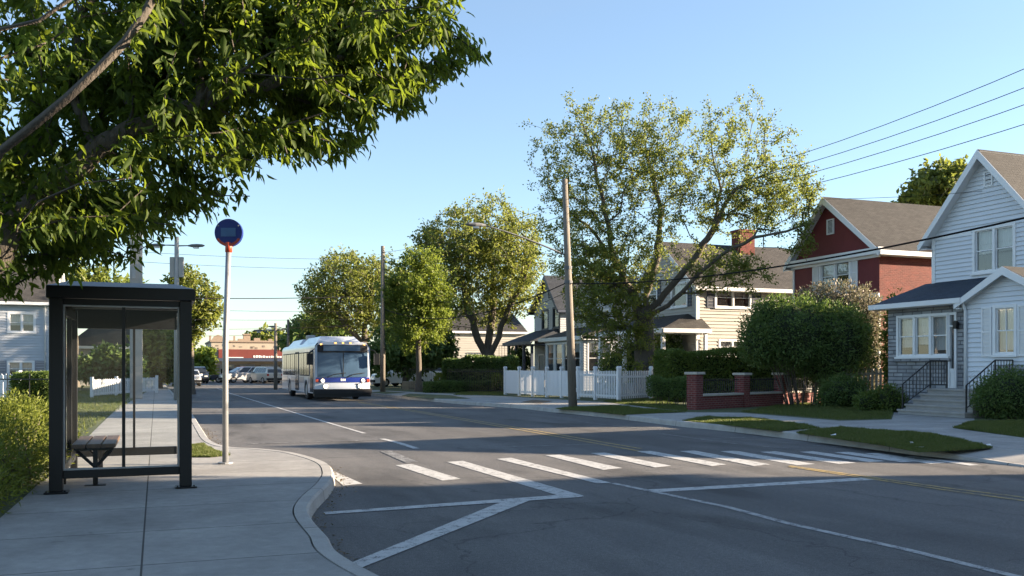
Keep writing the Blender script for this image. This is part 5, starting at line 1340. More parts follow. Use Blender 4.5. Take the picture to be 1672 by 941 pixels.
# front: bowed panels stacked bottom to top
def bow(x): u = (x/BW-.5)*2; return -.13*(1-u*u)
def frontpanel(name, m, z0, z1, x0=0, x1=BW, out=0, lean0=0, lean1=0, par=None, top_round=False, n=14):
    b = MB()
    for i in range(n):
        xa_, xb_ = x0+(x1-x0)*i/n, x0+(x1-x0)*(i+1)/n
        za_, zb2 = z1, z1
        if top_round:
            f_ = lambda x: z1-(max(0, .28-min(x, BW-x))**2)/.28*1.0
            za_, zb2 = f_(xa_), f_(xb_)
        b.face([(xa_, bow(xa_)-out+lean0, z0), (xb_, bow(xb_)-out+lean0, z0), (xb_, bow(xb_)-out+lean1, zb2), (xa_, bow(xa_)-out+lean1, za_)])
        if out: b.face([(xa_, bow(xa_)-out+lean1, za_), (xb_, bow(xb_)-out+lean1, zb2), (xb_, bow(xb_)+.1+lean1, zb2), (xa_, bow(xa_)+.1+lean1, za_)]); b.face([(xa_, bow(xa_)-out+lean0, z0), (xb_, bow(xb_)-out+lean0, z0), (xb_, bow(xb_)+.1, z0), (xa_, bow(xa_)+.1, z0)])
    for x in (x0, x1): b.face([(x, bow(x)-out+lean0, z0), (x, bow(x)-out+lean1, z1 if not top_round else z1-.28), (x, bow(x)+.15, z1 if not top_round else z1-.28), (x, bow(x)+.15, z0)])
    return b.build(name, m, par or bus, smooth=(name == 'windscreen'))
frontpanel('front_panel', M['buswhite'], .55, zt_, lean1=.06, top_round=True)
frontpanel('front_skirt', M['black'], .2, .56, -.03, BW+.03, .1)
frontpanel('bumper', M['rubber'], .36, .58, -.06, BW+.06, .17)
frontpanel('blue_band', M['busblue'], .9, 1.14, .04, BW-.04, .012)
ws = frontpanel('windscreen', M['busglass'], 1.16, 2.36, .12, BW-.12, .03, .0, .05)
frontpanel('destination_sign', M['dark'], 2.38, 2.72, .12, BW-.12, .03, .05, .06)
ds = frontpanel('sign_glass', M['busglass'], 2.42, 2.69, .4, BW-.5, .04, .05, .06)
b = MB(); b.box(BW/2-.015, BW/2+.015, bow(BW/2)-.045, bow(BW/2)-.03, 1.16, 2.36); b.box(.1, BW-.1, bow(.4)-.075, bow(.4)-.03, 2.35, 2.39); b.build('windscreen_bar', M['rubber'], ws)
for s_, x0_ in ((1, .55), (1, 1.5)):
    b = MB(); b.tube([(x0_, bow(x0_)-.05, 1.12), (x0_+.35, bow(x0_+.3)-.08, 1.3), (x0_+.9, bow(x0_+.8)-.07, 1.36)], .017, 5); b.build('wiper', M['rubber'], ws)
for sx in (0, 1):
    for (x, z, r_, mm) in ((.36, .99, .085, 'headlight'), (.5, .72, .105, 'headlight')):
        X = x if sx == 0 else BW-x
        b = MB(); y = bow(X)-.02; b.cyl((X, y, z), (X, y-.03, z), r_+.03, 14); hl = b.build('headlight', M['steel'], bus)
        b = MB(); b.cyl((X, y-.031, z), (X, y-.04, z), r_*(.72 if z > .9 else .8), 14); b.build('lamp', M['headlight'], hl)
    X = .1 if sx == 0 else BW-.1; b = MB(); b.box(X-.07, X+.07, bow(X)-.06, bow(X)-.01, .92, 1.06); b.build('turn_signal', M['orange'], bus)
    X = .25 if sx == 0 else BW-.25
    b = MB(); xo = -.28 if sx == 0 else BW+.28; xe = -.01 if sx == 0 else BW+.01
    b.tube([(xe, .05, 2.5), ((xe+xo)/2, -.2, 2.45), (xo, -.22, 2.3)], .025, 6); b.box(xo-.13, xo+.13, -.3, -.16, 1.75, 2.3); b.build('mirror', M['black'], bus, bevel=.02)
for x in (.3, .98, 1.34, 1.7, BW-.3):
    b = MB(); b.box(x-.045, x+.045, bow(x)-.03+.06, bow(x)+.1, zt_-.08 if .5 < x < 2.2 else zt_-.16, zt_-.03 if .5 < x < 2.2 else zt_-.1); b.build('marker_lamp', M['amber'], bus)
b = MB()
for k in range(3): b.box(BW/2-.12+k*.085, BW/2-.055+k*.085, bow(BW/2)-.02, bow(BW/2)-.013, .97, 1.08)
b.build('fleet_mark', M['letter'], bus)
b = MB(); b.box(BW-.75, BW-.6, bow(BW-.7)-.012, bow(BW-.7)-.002, .8, .84); b.build('badge', M['dark'], bus)
# sides
for x, sx in ((-.004, -1), (BW+.004, 1)):
    segs = [(.45, 1.35, .42, 2.45, 'door'), (1.6, 3.3, 1.2, 2.4, 'window'), (3.4, 5.0, 1.2, 2.4, 'window'), (5.3, 6.5, .42, 2.45, 'door'), (6.7, 8.3, 1.2, 2.4, 'window'), (8.4, 10.0, 1.2, 2.4, 'window'), (10.1, 11.6, 1.2, 2.4, 'window')]
    if sx > 0: segs = [(q[0], q[1], 1.2, 2.4, 'window') for q in segs]
    for y0_, y1_, z0_, z1_, nm in segs:
        b = MB(); b.box(x, x+sx*.02, y0_, y1_, z0_, z1_); o = b.build('side_'+nm if nm == 'window' else 'door', M['dark'], bus)
        g_ = MB()
        nn_ = 2; w_ = (y1_-y0_)/nn_
        for k in range(nn_):
            if nm == 'window': g_.box(x+sx*.021, x+sx*.026, y0_+w_*k+.03, y0_+w_*(k+1)-.03, z0_+.05, z1_-.05)
            else: g_.box(x+sx*.021, x+sx*.026, y0_+w_*k+.06, y0_+w_*(k+1)-.06, z0_+.1, z1_-.1)
        g_.build('pane', M['carglass'], o)
    b = MB(); prev = .04
    for y0_, y1_ in ((1.4, 2.1), (3.4, 5.25), (6.55, 8.25), (9.55, BL-.02)):
        b.box(x, x+sx*.008, y0_, y1_, .82, 1.14)
    b.build('side_band', M['bussideblue'], bus)
    for y in wy:
        c = .16 if sx < 0 else BW-.16; wh = MB(); wh.tube([(c-.14, y, wr), (c-.1, y, wr), (c+.1, y, wr), (c+.14, y, wr)], [wr-.05, wr, wr, wr-.05], 24); w_ = wh.build('wheel', M['rubber'], bus, smooth=False)
        xx = c+sx*.145; MB().cyl((xx-.02*sx, y, wr), (xx, y, wr), .27, 16).build('rim', M['steel'], w_)
        b = MB(); b.box(.02 if sx < 0 else BW-.5, .5 if sx < 0 else BW-.02, y-.6, y+.6, .95, 1.0)
        b.build('wheel_arch', M['dark'], bus)
# roof pods
def pod(y0_, y1_, x0_, x1_, hz, m):
    b = MB(); i_ = .28; z = zt_-.02
    lo = [(x0_, y0_, z), (x1_, y0_, z), (x1_, y1_, z), (x0_, y1_, z)]; hi = [(x0_+i_, y0_+i_*1.4, z+hz), (x1_-i_, y0_+i_*1.4, z+hz), (x1_-i_, y1_-i_, z+hz), (x0_+i_, y1_-i_, z+hz)]
    b.face(hi)
    for i in range(4): b.face([lo[i], lo[(i+1) % 4], hi[(i+1) % 4], hi[i]])
    b.build('roof_pod', m, bus, bevel=.05)
pod(.7, 5.4, .2, BW-.3, .32, M['buswhite']); pod(6.9, 11.4, .25, BW-.25, .34, M['buswhite'])
b = MB(); b.box(.5, .9, 5.4, 6.2, zt_-.02, zt_+.5); b.box(1.2, 1.7, 5.6, 6.4, zt_-.02, zt_+.45); b.build('roof_unit', M['steel'], bus, bevel=.04)
# ---------------------------------------------------------------- cars
CARS = {
 'suv': dict(L=4.7, W=1.86, up=[(0, .62), (.02, .82), (.12, .95), (1.15, 1.06), (1.75, 1.66), (2.3, 1.74), (4.1, 1.72), (4.52, 1.5), (4.66, 1.02), (4.7, .6)], belt=1.05, cab=(1.2, 4.6), wy=(.9, 3.72)),
 'van': dict(L=5.0, W=1.95, up=[(0, .6), (.02, .8), (.15, .92), (.95, 1.08), (1.95, 1.68), (2.5, 1.76), (4.5, 1.74), (4.82, 1.5), (4.97, 1.0), (5.0, .55)], belt=1.06, cab=(1.0, 4.9), wy=(.95, 4.0)),
 'pickup': dict(L=5.5, W=1.95, up=[(0, .7), (.02, .95), (.15, 1.08), (1.45, 1.16), (2.0, 1.78), (2.5, 1.84), (3.4, 1.82), (3.75, 1.22), (5.45, 1.2), (5.5, .7)], belt=1.16, cab=(1.5, 3.75), wy=(1.0, 4.35)),
 'sedan': dict(L=4.6, W=1.8, up=[(0, .55), (.02, .72), (.15, .82), (1.2, .92), (1.95, 1.38), (2.5, 1.44), (3.2, 1.4), (3.9, 1.0), (4.5, .95), (4.6, .55)], belt=.93, cab=(1.25, 3.95), wy=(.85, 3.65)),
}
def car(kind, m, label, loc, rot, group='parked cars at the far junction', name='parked_car'):
    s = CARS[kind]; t = thing(name, label, 'car' if kind != 'pickup' else 'pickup truck', loc, rot, group); Wd = s['W']; hw = Wd/2; belt = s['belt']
    ztop = max(p[1] for p in s['up'])
    def hwz(z): return hw if z <= belt else hw*(1-.2*(z-belt)/(ztop-belt))
    zb = .3
    low = [(s['up'][0][0], zb)]; bot = []
    for y in s['wy'][::-1]: bot += [(y+.4*math.cos(q), zb+.36*math.sin(q)) for q in [math.pi*i/8 for i in range(9)]]
    out = s['up']+[(s['L'], zb)]+bot+[(0, zb)]
    b = MB()
    # side skins: lower (up to belt) then cabin
    def clipped(pts):
        return [(p[0], min(p[1], belt)) for p in pts]
    for sx in (-1, 1):
        b.face([(sx*hw, p[0], p[1]) for p in clipped(out)])
        cab = [p for p in s['up'] if p[1] >= belt]
        # intersections at the belt
        ups = s['up']; first = last = None
        for p, q in zip(ups, ups[1:]):
            if p[1] < belt <= q[1]: u_ = (belt-p[1])/(q[1]-p[1]); first = (p[0]+(q[0]-p[0])*u_, belt)
            if p[1] >= belt > q[1]: u_ = (belt-p[1])/(q[1]-p[1]); last = (p[0]+(q[0]-p[0])*u_, belt)
        cp = [first]+[p for p in cab if p[1] > belt]+[last]
        b.face([(sx*hwz(p[1]), p[0], p[1]) for p in cp])
    for p, q in zip(ups, ups[1:]): b.face([(-hwz(p[1]), *p), (hwz(p[1]), *p), (hwz(q[1]), *q), (-hwz(q[1]), *q)])
    b.face([(-hw, 0, zb), (hw, 0, zb), (hw, *ups[0]), (-hw, *ups[0])]); b.face([(-hw, s['L'], zb), (hw, s['L'], zb), (hw, *ups[-1]), (-hw, *ups[-1])])
    b.face([(-hw, 0, zb+.02), (hw, 0, zb+.02), (hw, s['L'], zb+.02), (-hw, s['L'], zb+.02)])
    b.build('body', M[m], t)
    # glass
    z1 = ztop-.1; z0 = belt+.05
    cpt = [p for p in cp if p[1] > belt+.2]
    ya = first[0]+(cpt[0][0]-first[0])*.25+.12; yb = cpt[0][0]+.16; yc = cpt[-1][0]-.05; yd = last[0]-.3
    n = 3 if kind in ('suv', 'van') else 2
    for sx in (-1, 1):
        b = MB()
        for k in range(n):
            u0, u1 = k/n, (k+1)/n; g_ = .035
            lo0, lo1 = ya+.12+(yd-ya-.12)*u0+g_, ya+.12+(yd-ya-.12)*u1-g_; hi0, hi1 = yb+(yc-yb)*u0+g_, yb+(yc-yb)*u1-g_
            e = .008; b.face([(sx*(hwz(z0)+e), lo0, z0), (sx*(hwz(z0)+e), lo1, z0), (sx*(hwz(z1)+e), hi1, z1), (sx*(hwz(z1)+e), hi0, z1)])
        b.build('side_glass', M['carglass'], t)
    def screen(nm, p, q, dy):
        b = MB(); a_, c_ = .12, .9; A_ = (p[0]+(q[0]-p[0])*a_, p[1]+(q[1]-p[1])*a_); B2 = (p[0]+(q[0]-p[0])*c_, p[1]+(q[1]-p[1])*c_)
        b.face([(-hwz(A_[1])+.1, A_[0]+dy, A_[1]+.008), (hwz(A_[1])-.1, A_[0]+dy, A_[1]+.008), (hwz(B2[1])-.08, B2[0]+dy, B2[1]+.008), (-hwz(B2[1])+.08, B2[0]+dy, B2[1]+.008)]); b.build(nm, M['carglass'], t)
    screen('windscreen', first, cpt[0], -.012); screen('rear_glass', last, cpt[-1], .012)
    for sx in (-1, 1):
        b = MB(); b.box(sx*(hw-.3)-.16, sx*(hw-.3)+.16, -.012, .06, .68, .82); b.build('headlight', M['lens'], t)
        b = MB(); b.box(sx*(hw-.13)-.1, sx*(hw-.13)+.1, s['L']-.06, s['L']+.012, .78, 1.0); b.build('tail_lamp', M['tail'], t)
        b = MB(); b.box(sx*(hw+.09)-.09, sx*(hw+.09)+.09, ya+.1, ya+.22, belt, belt+.16); b.build('mirror', M[m], t)
        for y in s['wy']:
            w_ = MB().tube([(sx*(hw-.22), y, .34), (sx*(hw-.2), y, .34), (sx*(hw-.03), y, .34), (sx*(hw-.01), y, .34)], [.3, .34, .34, .3], 16).build('wheel', M['rubber'], t)
            MB().cyl((sx*(hw-.012), y, .34), (sx*(hw+.004), y, .34), .2, 12).build('rim', M['chrome'], w_)
    b = MB(); b.box(-hw-.005, hw+.005, -.06, .08, .34, .55); b.box(-hw-.005, hw+.005, s['L']-.08, s['L']+.05, .34, .56); b.build('bumper', M['rubber'], t)
    b = MB(); b.box(-.26, .26, s['L']+.051, s['L']+.06, .62, .74); b.build('number_plate', M['letter'], t)
    return t
def carat(px, py, z=0): g_ = G(px, py, z); return (g_.x, g_.y, z)
Q = ROT_T
car('van', 'car_silver', 'silver minivan parked side-on behind the sign pole', carat(362, 625.5), Q-R(75))
car('suv', 'car_silver', 'silver suv parked angled right next to the minivan', carat(396, 625), Q-R(62))
car('suv', 'car_tan', 'pale estate car showing red tail lamps in the parked row', carat(416, 625.5), Q-R(160))
car('sedan', 'car_grey', 'grey saloon parked in front of the shop windows', carat(432, 624.5), Q-R(80))
car('sedan', 'car_dark', 'dark saloon half hidden behind the front of the bus', carat(455, 625), Q-R(82))
car('suv', 'car_dark', 'dark blue suv standing at the left end of the street', carat(326, 626.5), Q+R(4))
car('sedan', 'car_white', 'pale car seen at the edge of the shelter post down the street', carat(311, 631), Q, 'parked cars at the far junction')
car('sedan', 'car_dark', 'black saloon left of the silver minivan in the junction', carat(345, 625), Q-R(100))
car('suv', 'car_white', 'white suv parked beyond the bus behind the slim pole', carat(604, 632, KZ), Q-R(82), 'vehicles parked right of the bus')
car('pickup', 'car_white', 'white pickup truck parked under the dark low tree', carat(634, 631, KZ), Q-R(80), 'vehicles parked right of the bus')
# ---------------------------------------------------------------- trees
def at(px, py, Y): return tuple(P(px, py, Y))
def gnd(px, Y, z=KZ): return ((px-CX)/F*Y, Y, z)
# foreground tree over the shelter
mask_poly = [(-900, -900), (735, -900), (745, -20), (752, 20), (775, 70), (792, 100), (775, 120), (735, 130), (680, 170), (625, 195), (600, 225), (560, 250), (500, 270), (450, 300), (430, 320), (370, 325), (335, 350), (325, 372), (270, 380), (245, 400), (225, 420), (170, 425), (130, 455), (100, 455), (60, 420), (30, 450), (20, 490), (-40, 500), (-900, 520)]
fb = gnd(-300, 8.6)
def fmask(px, py): return inpoly(px, py, mask_poly)
fk = at(-120, 470, 7.9)
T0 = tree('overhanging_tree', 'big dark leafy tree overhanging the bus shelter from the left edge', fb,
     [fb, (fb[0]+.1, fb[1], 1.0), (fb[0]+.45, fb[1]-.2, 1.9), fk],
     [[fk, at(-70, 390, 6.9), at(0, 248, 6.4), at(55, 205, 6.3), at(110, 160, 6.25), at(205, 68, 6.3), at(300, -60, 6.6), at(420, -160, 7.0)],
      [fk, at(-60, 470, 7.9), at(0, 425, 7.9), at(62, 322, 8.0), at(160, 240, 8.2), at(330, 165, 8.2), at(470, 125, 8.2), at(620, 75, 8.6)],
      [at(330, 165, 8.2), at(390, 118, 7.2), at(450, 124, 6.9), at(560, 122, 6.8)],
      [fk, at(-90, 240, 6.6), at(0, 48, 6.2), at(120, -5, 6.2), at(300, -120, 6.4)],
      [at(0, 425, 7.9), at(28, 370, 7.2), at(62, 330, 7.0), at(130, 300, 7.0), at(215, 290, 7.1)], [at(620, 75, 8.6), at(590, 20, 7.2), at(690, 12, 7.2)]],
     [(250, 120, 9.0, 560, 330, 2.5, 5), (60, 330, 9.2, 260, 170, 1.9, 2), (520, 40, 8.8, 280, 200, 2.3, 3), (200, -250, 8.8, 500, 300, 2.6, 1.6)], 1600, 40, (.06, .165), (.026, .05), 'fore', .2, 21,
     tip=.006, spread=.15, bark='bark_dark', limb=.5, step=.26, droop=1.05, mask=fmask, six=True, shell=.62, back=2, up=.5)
# massive old tree in the middle
tb = gnd(1052, 44.6); TY = 44.6
f1 = at(1052, 520, TY)
tree('old_tree', 'massive old tree with a thick trunk and thin pale spring leaves behind the white fence', tb, [tb, at(1053, 590, TY), f1],
     [[f1, at(1035, 480, 44.4), at(1005, 430, 44), at(985, 330, 43.6), at(965, 240, 43.4), at(950, 200, 43.2)],
      [f1, at(1060, 470, 44.8), at(1075, 420, 45), at(1078, 340, 45.4), at(1055, 250, 45.6), at(1060, 180, 45.6)],
      [f1, at(1085, 480, 44.4), at(1130, 430, 44), at(1165, 375, 43.6), at(1200, 310, 43.4), at(1260, 280, 43), at(1310, 262, 42.6)],
      [f1, at(1090, 500, 44), at(1125, 465, 43.2), at(1180, 415, 42.4), at(1230, 388, 42), at(1300, 372, 41.6), at(1335, 360, 41.4)],
      [at(1005, 430, 44), at(970, 380, 44.5), at(930, 345, 45), at(890, 300, 45)], [at(1165, 375, 43.6), at(1175, 300, 44.5), at(1160, 220, 45)],
      [at(1035, 480, 44.4), at(985, 450, 43.4), at(945, 420, 43)]],
     [(965, 260, 44, 112, 100, 3.2, 3), (965, 460, 43.6, 55, 70, 2.4, 1.6), (1020, 430, 44, 70, 70, 2.6, 1.6), (1060, 240, 45, 80, 80, 3.4, 2), (1185, 260, 44, 120, 95, 3.6, 3.2), (1090, 370, 44.6, 170, 90, 4, 2.6), (935, 380, 44, 70, 85, 2.6, 1.5), (1265, 320, 43, 65, 60, 2.4, 1.6), (1195, 445, 42.4, 75, 38, 1.6, .9), (990, 480, 43.6, 70, 60, 2.2, 1.1), (1310, 300, 42.6, 25, 60, 1.5, .4), (1030, 560, 44.0, 60, 60, 1.4, 1.0), (1000, 520, 43.6, 60, 50, 1.6, .9), (1310, 390, 41.8, 30, 30, 1.2, .25)],
     2600, 26, (.085, .165), (.055, .1), 'spring', .5, 33, tip=.008, spread=.26, step=.45, droop=.1, shell=.42, back=1, wpath=.25, flare=1.25)
# three-stemmed tree
b2 = gnd(797, 66); f2 = at(797, 585, 66)
tree('three_stem_tree', 'large three-stemmed green tree rising behind the long dark hedge', b2, [b2, at(797, 610, 66), f2],
     [[f2, at(780, 555, 65.5), at(762, 500, 65), at(745, 430, 64.5)], [f2, at(800, 540, 66), at(806, 480, 66.4), at(800, 400, 67)], [f2, at(815, 550, 65.6), at(830, 505, 65), at(855, 460, 64.5), at(868, 420, 64)]],
     [(790, 400, 66, 95, 78, 5, 4), (740, 420, 65, 58, 80, 3.5, 2), (840, 430, 65, 55, 75, 3.5, 2), (790, 490, 66, 100, 45, 4.5, 2), (700, 390, 66, 25, 28, 1.5, .4)],
     1500, 19, (.16, .28), (.1, .16), 'olive', .6, 35, tip=.014, spread=.42, step=.6, droop=.2, back=1)
# street tree by the kerb
b3 = gnd(683.5, 56.5)
tree('street_tree', 'bright green young street tree with a straight slim trunk at the kerb', b3, [b3, at(683, 560, 56.5), at(684, 500, 56.5), at(684, 440, 56.5)],
     [[at(683, 545, 56.5), at(700, 510, 56), at(718, 480, 55.6)], [at(683, 540, 56.5), at(664, 505, 56.8), at(650, 470, 57)]],
     [(683, 470, 56.5, 55, 62, 2.1, 4), (675, 530, 56.5, 56, 45, 2.1, 2.6), (715, 500, 56.3, 34, 42, 1.5, 1.2), (690, 428, 56.5, 32, 24, 1.2, .8), (640, 480, 56.5, 26, 50, 1.2, .9)],
     1000, 22, (.13, .23), (.08, .13), 'fresh', .17, 36, tip=.008, spread=.3, step=.5, droop=.25, back=1, flare=1.7)
# big tree behind the bus
b4 = gnd(592, 80); f4 = at(592, 560, 80)
tree('broad_tree', 'broad pale green tree leaning over the road behind the bus', b4, [b4, at(594, 590, 80), f4],
     [[f4, at(575, 540, 79), at(550, 510, 78), at(525, 490, 77)], [f4, at(600, 520, 80), at(610, 470, 80.5), at(605, 440, 81)], [f4, at(615, 540, 79.5), at(640, 500, 79)]],
     [(575, 470, 79, 75, 55, 5, 3), (525, 480, 78, 40, 45, 3, 1.4), (625, 470, 80, 70, 58, 5, 3), (560, 430, 79.5, 40, 24, 2.5, .8), (600, 520, 80, 80, 30, 4, 1.6), (520, 525, 78, 35, 22, 2.5, .7)],
     1300, 15, (.18, .32), (.11, .19), 'olive', .48, 37, tip=.016, spread=.48, step=.7, droop=.15, back=1)
# dark low tree
b5 = gnd(662, 66)
tree('low_tree', 'low dark green tree above the parked white vehicles', b5, [b5, at(662, 605, 66), at(664, 590, 66)], [], [(670, 572, 66, 72, 38, 2.8, 3), (715, 570, 65.5, 34, 32, 2, 1.2), (625, 585, 66, 30, 25, 1.6, .8)],
     300, 34, (.28, .42), (.16, .24), 'deep', .22, 38, tip=.015, spread=.55, step=.6, droop=.3, back=1)
# left small tree
b6 = gnd(313, 50)
tree('small_tree', 'small pale green tree just above the right roof corner of the shelter', b6, [b6, at(312, 580, 50), at(310, 535, 50)], [], [(318, 485, 50, 42, 45, 1.5, 3), (335, 520, 50, 28, 28, 1.1, 1), (300, 455, 50, 25, 22, 1, .7), (345, 500, 50, 18, 22, .8, .4), (316, 545, 50, 16, 22, .7, .4)],
     240, 13, (.2, .3), (.12, .18), 'olive', .16, 39, tip=.012, spread=.3, step=.4, droop=.1, back=1)
for i, (px, Y, lobes, nat, per, lm, lab, r_) in enumerate((
    (258, 66, [(258, 575, 66, 34, 45, 2, 3), (280, 590, 65, 18, 40, 1.4, 1)], 260, 26, 'olive', 'green tree on the left lawn framed by the shelter glass', .25),
    (182, 60, [(180, 600, 60, 45, 32, 1.8, 3), (210, 605, 60, 25, 28, 1.4, 1)], 240, 28, 'deep', 'dark bushy tree before the brown roofed house inside the shelter view', .18),
    (330, 105, [(331, 597, 105, 12, 24, 2, 1)], 90, 24, 'fresh', 'narrow green tree far down the street right of the shelter post', .2),
    (505, 100, [(508, 545, 100, 32, 30, 3, 2), (540, 540, 100, 30, 30, 3, 2), (478, 560, 104, 16, 18, 2, .7)], 260, 26, 'deep', 'dark green tree just above the rear of the bus roof', .35),
    (120, 70, [(95, 480, 72, 50, 45, 3, 2), (150, 470, 72, 50, 40, 3, 2), (210, 490, 70, 40, 40, 3, 1.2)], 260, 22, 'spring', 'yellow green tree between the left house roof and the concrete post', .35),
    (440, 130, [(425, 560, 130, 22, 14, 3, 1), (447, 556, 130, 16, 12, 3, 1)], 120, 20, 'spring', 'distant pale tree peeping over the store roof', .3),
    (1530, 62, [(1530, 320, 62, 52, 45, 3, 3), (1560, 300, 62, 34, 34, 2.4, 1.5), (1495, 330, 62, 25, 20, 1.6, .6)], 330, 26, 'olive', 'dark green treetop showing between red house roof and white gable', .35),
    (1000, 95, [(1010, 500, 95, 50, 40, 4, 2), (930, 510, 95, 50, 40, 4, 2)], 200, 22, 'olive', 'background tree behind the middle gabled house', .35),
    (715, 108, [(715, 560, 108, 50, 40, 4, 2), (770, 555, 108, 50, 45, 4, 2), (650, 560, 108, 40, 35, 4, 2)], 260, 24, 'deep', 'dark background tree behind the street tree', .35))):
    bb = gnd(px, Y); l0 = lobes[0]
    tree('background_tree', lab, bb, [bb, at(px, l0[1]+l0[4]*.9, Y), at(px+(l0[0]-px)*.5, l0[1]+l0[4]*.3, Y)], [], lobes, nat, per, (Y*.0052, Y*.0078), (Y*.003, Y*.0046), lm, r_, 50+i, tip=Y*.0003, spread=Y*.009, step=Y*.012, droop=.2, back=1)
# ---------------------------------------------------------------- shrubs and hedges
c = G(40, 800, KZ)
bush('foreground_bush', 'yellow green leafy bush filling the lower left corner beside the sidewalk', (c.x-.25, c.y+.6, KZ-.02),
     [(-.4, 0, .36, .7, .8, .5), (-1.0, 1.3, .5, .8, 1.0, .6), (-1.55, 2.6, .46, .8, .9, .52), (-.05, -1.2, .28, .65, .8, .4), (.3, -2.6, .22, .7, 1.0, .36), (-1.7, .8, .5, .9, 1.4, .7)], 46000, (.04, .085), (.014, .026), 'bright', 61, stems=9, core=0)
bush('tall_shrub', 'young bright green shrub in front of the red brick side wall', (*gnd(1466, 34.3)[:2], KZ), [(0, 0, 2.3, .55, .5, 1.9), (.25, 0, 3.3, .5, .5, .8)], 4200, (.12, .2), (.06, .1), 'fresh', 62, core=.5)
cb = gnd(1318, 35.5)
bush('round_bush', 'large dark green round bush overhanging the brick garden wall', cb, [(-.5, 0, 2.75, 1.9, 1.6, 1.4), (.9, 0, 2.3, 1.5, 1.5, 1.6), (-1.75, 0, 2.5, .9, 1.1, .95), (1.7, .1, 2.4, .8, 1.0, 1.3), (-1.2, .2, 3.4, .9, .9, .8), (.5, 0, 1.5, .8, .7, .6)], 38000, (.08, .15), (.04, .07), 'deep', 63, stems=5, core=.74)
bush('flowering_shrub', 'pale pinkish flowering shrub above the dark round bush', gnd(1372, 37), [(0, 0, 3.8, 1.4, .9, 1.1), (.9, 0, 3.3, .9, .8, 1.4), (-.9, 0, 4.0, .9, .7, .8), (1.3, 0, 1.8, .5, .5, 1.4)], 9500, (.08, .15), (.05, .08), 'lilac', 64, core=.45)
bush('low_shrub', 'dark low shrub under the round bush on the lawn', gnd(1378, 33.4), [(0, 0, .55, .95, .8, .62), (-.4, 0, .4, .6, .6, .45)], 6500, (.07, .12), (.035, .06), 'deep', 65)
bush('low_shrub', 'small green shrub at the left foot of the concrete steps', gnd(1450, 30.5), [(0, 0, .42, .52, .5, .46), (-.5, .3, .3, .5, .5, .34), (.3, 0, .3, .3, .3, .3)], 5200, (.06, .11), (.03, .05), 'hedge', 66)
bush('front_bush', 'big dark round bush right of the concrete steps at the frame edge', gnd(1652, 26.2), [(0, 0, .66, 1.0, .85, .72), (.8, 0, .6, .9, .8, .7), (-.5, 0, .5, .55, .6, .5)], 14000, (.06, .11), (.03, .055), 'deep', 67)
bush('lavender', 'thin purplish flowering plant against the right stair railing', gnd(1650, 28.4), [(0, 0, .9, 1.1, .4, .7)], 1600, (.08, .16), (.012, .02), 'lilac', 68, core=0)
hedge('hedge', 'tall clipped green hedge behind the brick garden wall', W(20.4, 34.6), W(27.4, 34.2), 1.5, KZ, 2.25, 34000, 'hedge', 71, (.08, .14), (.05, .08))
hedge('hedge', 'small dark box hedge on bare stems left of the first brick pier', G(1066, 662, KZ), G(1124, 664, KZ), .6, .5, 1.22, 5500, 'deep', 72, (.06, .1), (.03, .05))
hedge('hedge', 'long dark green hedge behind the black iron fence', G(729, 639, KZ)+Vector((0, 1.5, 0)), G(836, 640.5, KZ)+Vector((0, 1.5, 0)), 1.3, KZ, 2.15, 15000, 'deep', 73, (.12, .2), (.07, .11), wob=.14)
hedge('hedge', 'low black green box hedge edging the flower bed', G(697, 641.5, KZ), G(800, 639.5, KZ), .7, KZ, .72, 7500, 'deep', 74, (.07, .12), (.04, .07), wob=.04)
hedge('flower_bed', 'yellow green bedding plants above the low box hedge', G(712, 638, KZ), G(790, 638, KZ), .8, .6, 1.0, 2600, 'bright', 75, (.1, .2), (.05, .09), cat='plants', wob=.2)
hedge('flower_bed', 'small yellow green plants left of the white board fence', G(806, 640, KZ), G(824, 640, KZ), .6, .4, .95, 800, 'bright', 76, (.1, .2), (.05, .09), cat='plants', wob=.2)
hedge('hedge', 'clipped dark hedge beside the white pickets at far left', G(36, 680, KZ), G(100, 680, KZ), 1.1, KZ, 1.35, 13000, 'hedge', 77, (.05, .09), (.03, .05))
bush('porch_shrub', 'dark evergreen shrub beside the corner porch of the cream house', gnd(1090, 49.5), [(0, 0, 1.9, .8, .8, 1.6)], 3500, (.12, .2), (.06, .1), 'deep', 78)
bush('porch_shrub', 'green shrub between massive trunk and glazed porch', gnd(1010, 52), [(0, 0, 1.3, 1.1, .8, 1.2), (1.0, 0, 1.6, .7, .7, 1.4)], 4200, (.13, .2), (.07, .11), 'hedge', 79)
bush('porch_shrub', 'tall dark shrub at the left of the navy trimmed porch', gnd(848, 72), [(0, 0, 1.6, .9, .9, 1.6)], 2200, (.18, .28), (.1, .16), 'deep', 80)
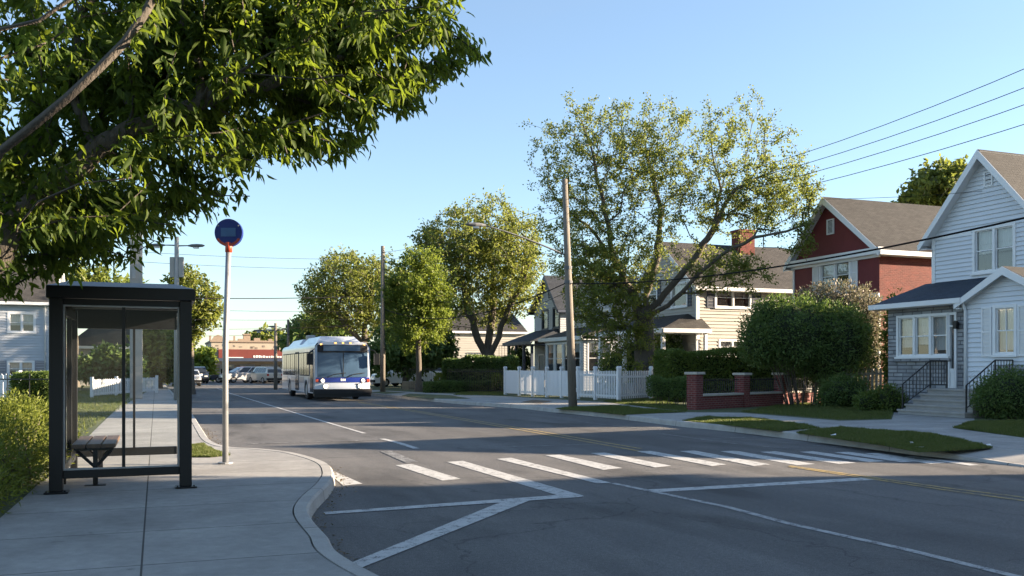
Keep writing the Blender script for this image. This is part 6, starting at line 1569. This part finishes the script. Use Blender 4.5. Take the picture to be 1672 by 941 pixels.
# ---------------------------------------------------------------- unseen houses, lawn and trees added beyond the right edge to shade the street
def plainhouse(name, label, t, s, wd, dp, he, ridge, m, roofm):
    o = W(t, s); T = thing(name, label, 'house', (o.x, o.y, 0), ROT_H); x1 = wd
    wall(T, 'siding_wall', M[m], front(0), 0, x1, KZ, he, (x1/2, he+ridge), [(1, 2, 1, 2.4), (x1-2, x1-1, 1, 2.4)], .16, .02)
    for q in ((1, 2, 1, 2.4), (x1-2, x1-1, 1, 2.4)): window(T, front(0), *q)
    bodybox(T, 0, x1, 0, dp, KZ, he, m, skip='f'); ends(T, m, back(dp), 0, x1, he, (x1/2, he+ridge)); gable_roof(T, roofm, 0, x1, 0, dp, he, x1/2, he+ridge)
plainhouse('corner_house', 'white corner house beyond the right edge of the view', 25.5, 16.5, 8.1, 9, 3.4, 2.2, 'siding_white', 'shingle_grey')
flat('front_yard', [(15, -60), (15, 3.0), (70, 3.0), (70, -60)], KZ-.002, M['lawn'], thick=.1)  # unseen lawn added under the shading houses
plainhouse('corner_house', 'cream house across the side street beyond the right edge', 25.5, 3.35, 10, 10, 7.2, 3.2, 'siding_cream', 'shingle_brown')
plainhouse('corner_house', 'grey house behind the photographer on the right side', 25.5, -9.5, 10, 10, 7.2, 3.2, 'siding_grey', 'shingle_grey')
for i, (t, s, hh_, r_) in enumerate(((24, 4.0, 12.8, 1.9), (23, -4.0, 12, 3.4), (22.5, -13, 12.5, 3.6), (23, -20, 13, 3.8))):  # trees added out of view, crowns placed to block the low sun
    o = W(t, s, KZ); rng = np.random.default_rng(90+i)
    # lobes are given directly in world metres here
    c0 = Vector((o.x, o.y, hh_*.6)); tt = thing('side_street_tree', ['tall street tree on the side street beyond the right edge', 'first tree across the side street beyond the right edge', 'second tree across the side street beyond the right edge', 'third tree across the side street beyond the right edge'][i], 'tree', tuple(o))
    att = np.array([[0, 0, hh_*.6]])+rnd_dirs(260, rng)*(rng.random((260, 1))**.4)*np.array([r_, r_, hh_*.38])
    pos, par, tips = grow([np.array((0, 0, 0.)), np.array((0, 0, 2.)), np.array((0.2, 0, hh_*.35))], [], att, rng, .7, .3)
    skeleton_mesh('trunk', pos, par, .3, .02, M['bark'], tt); crown('crown', pos, par, tips, 26, .7, (.4, .6), (.25, .4), LEAF['olive'], tt, rng)
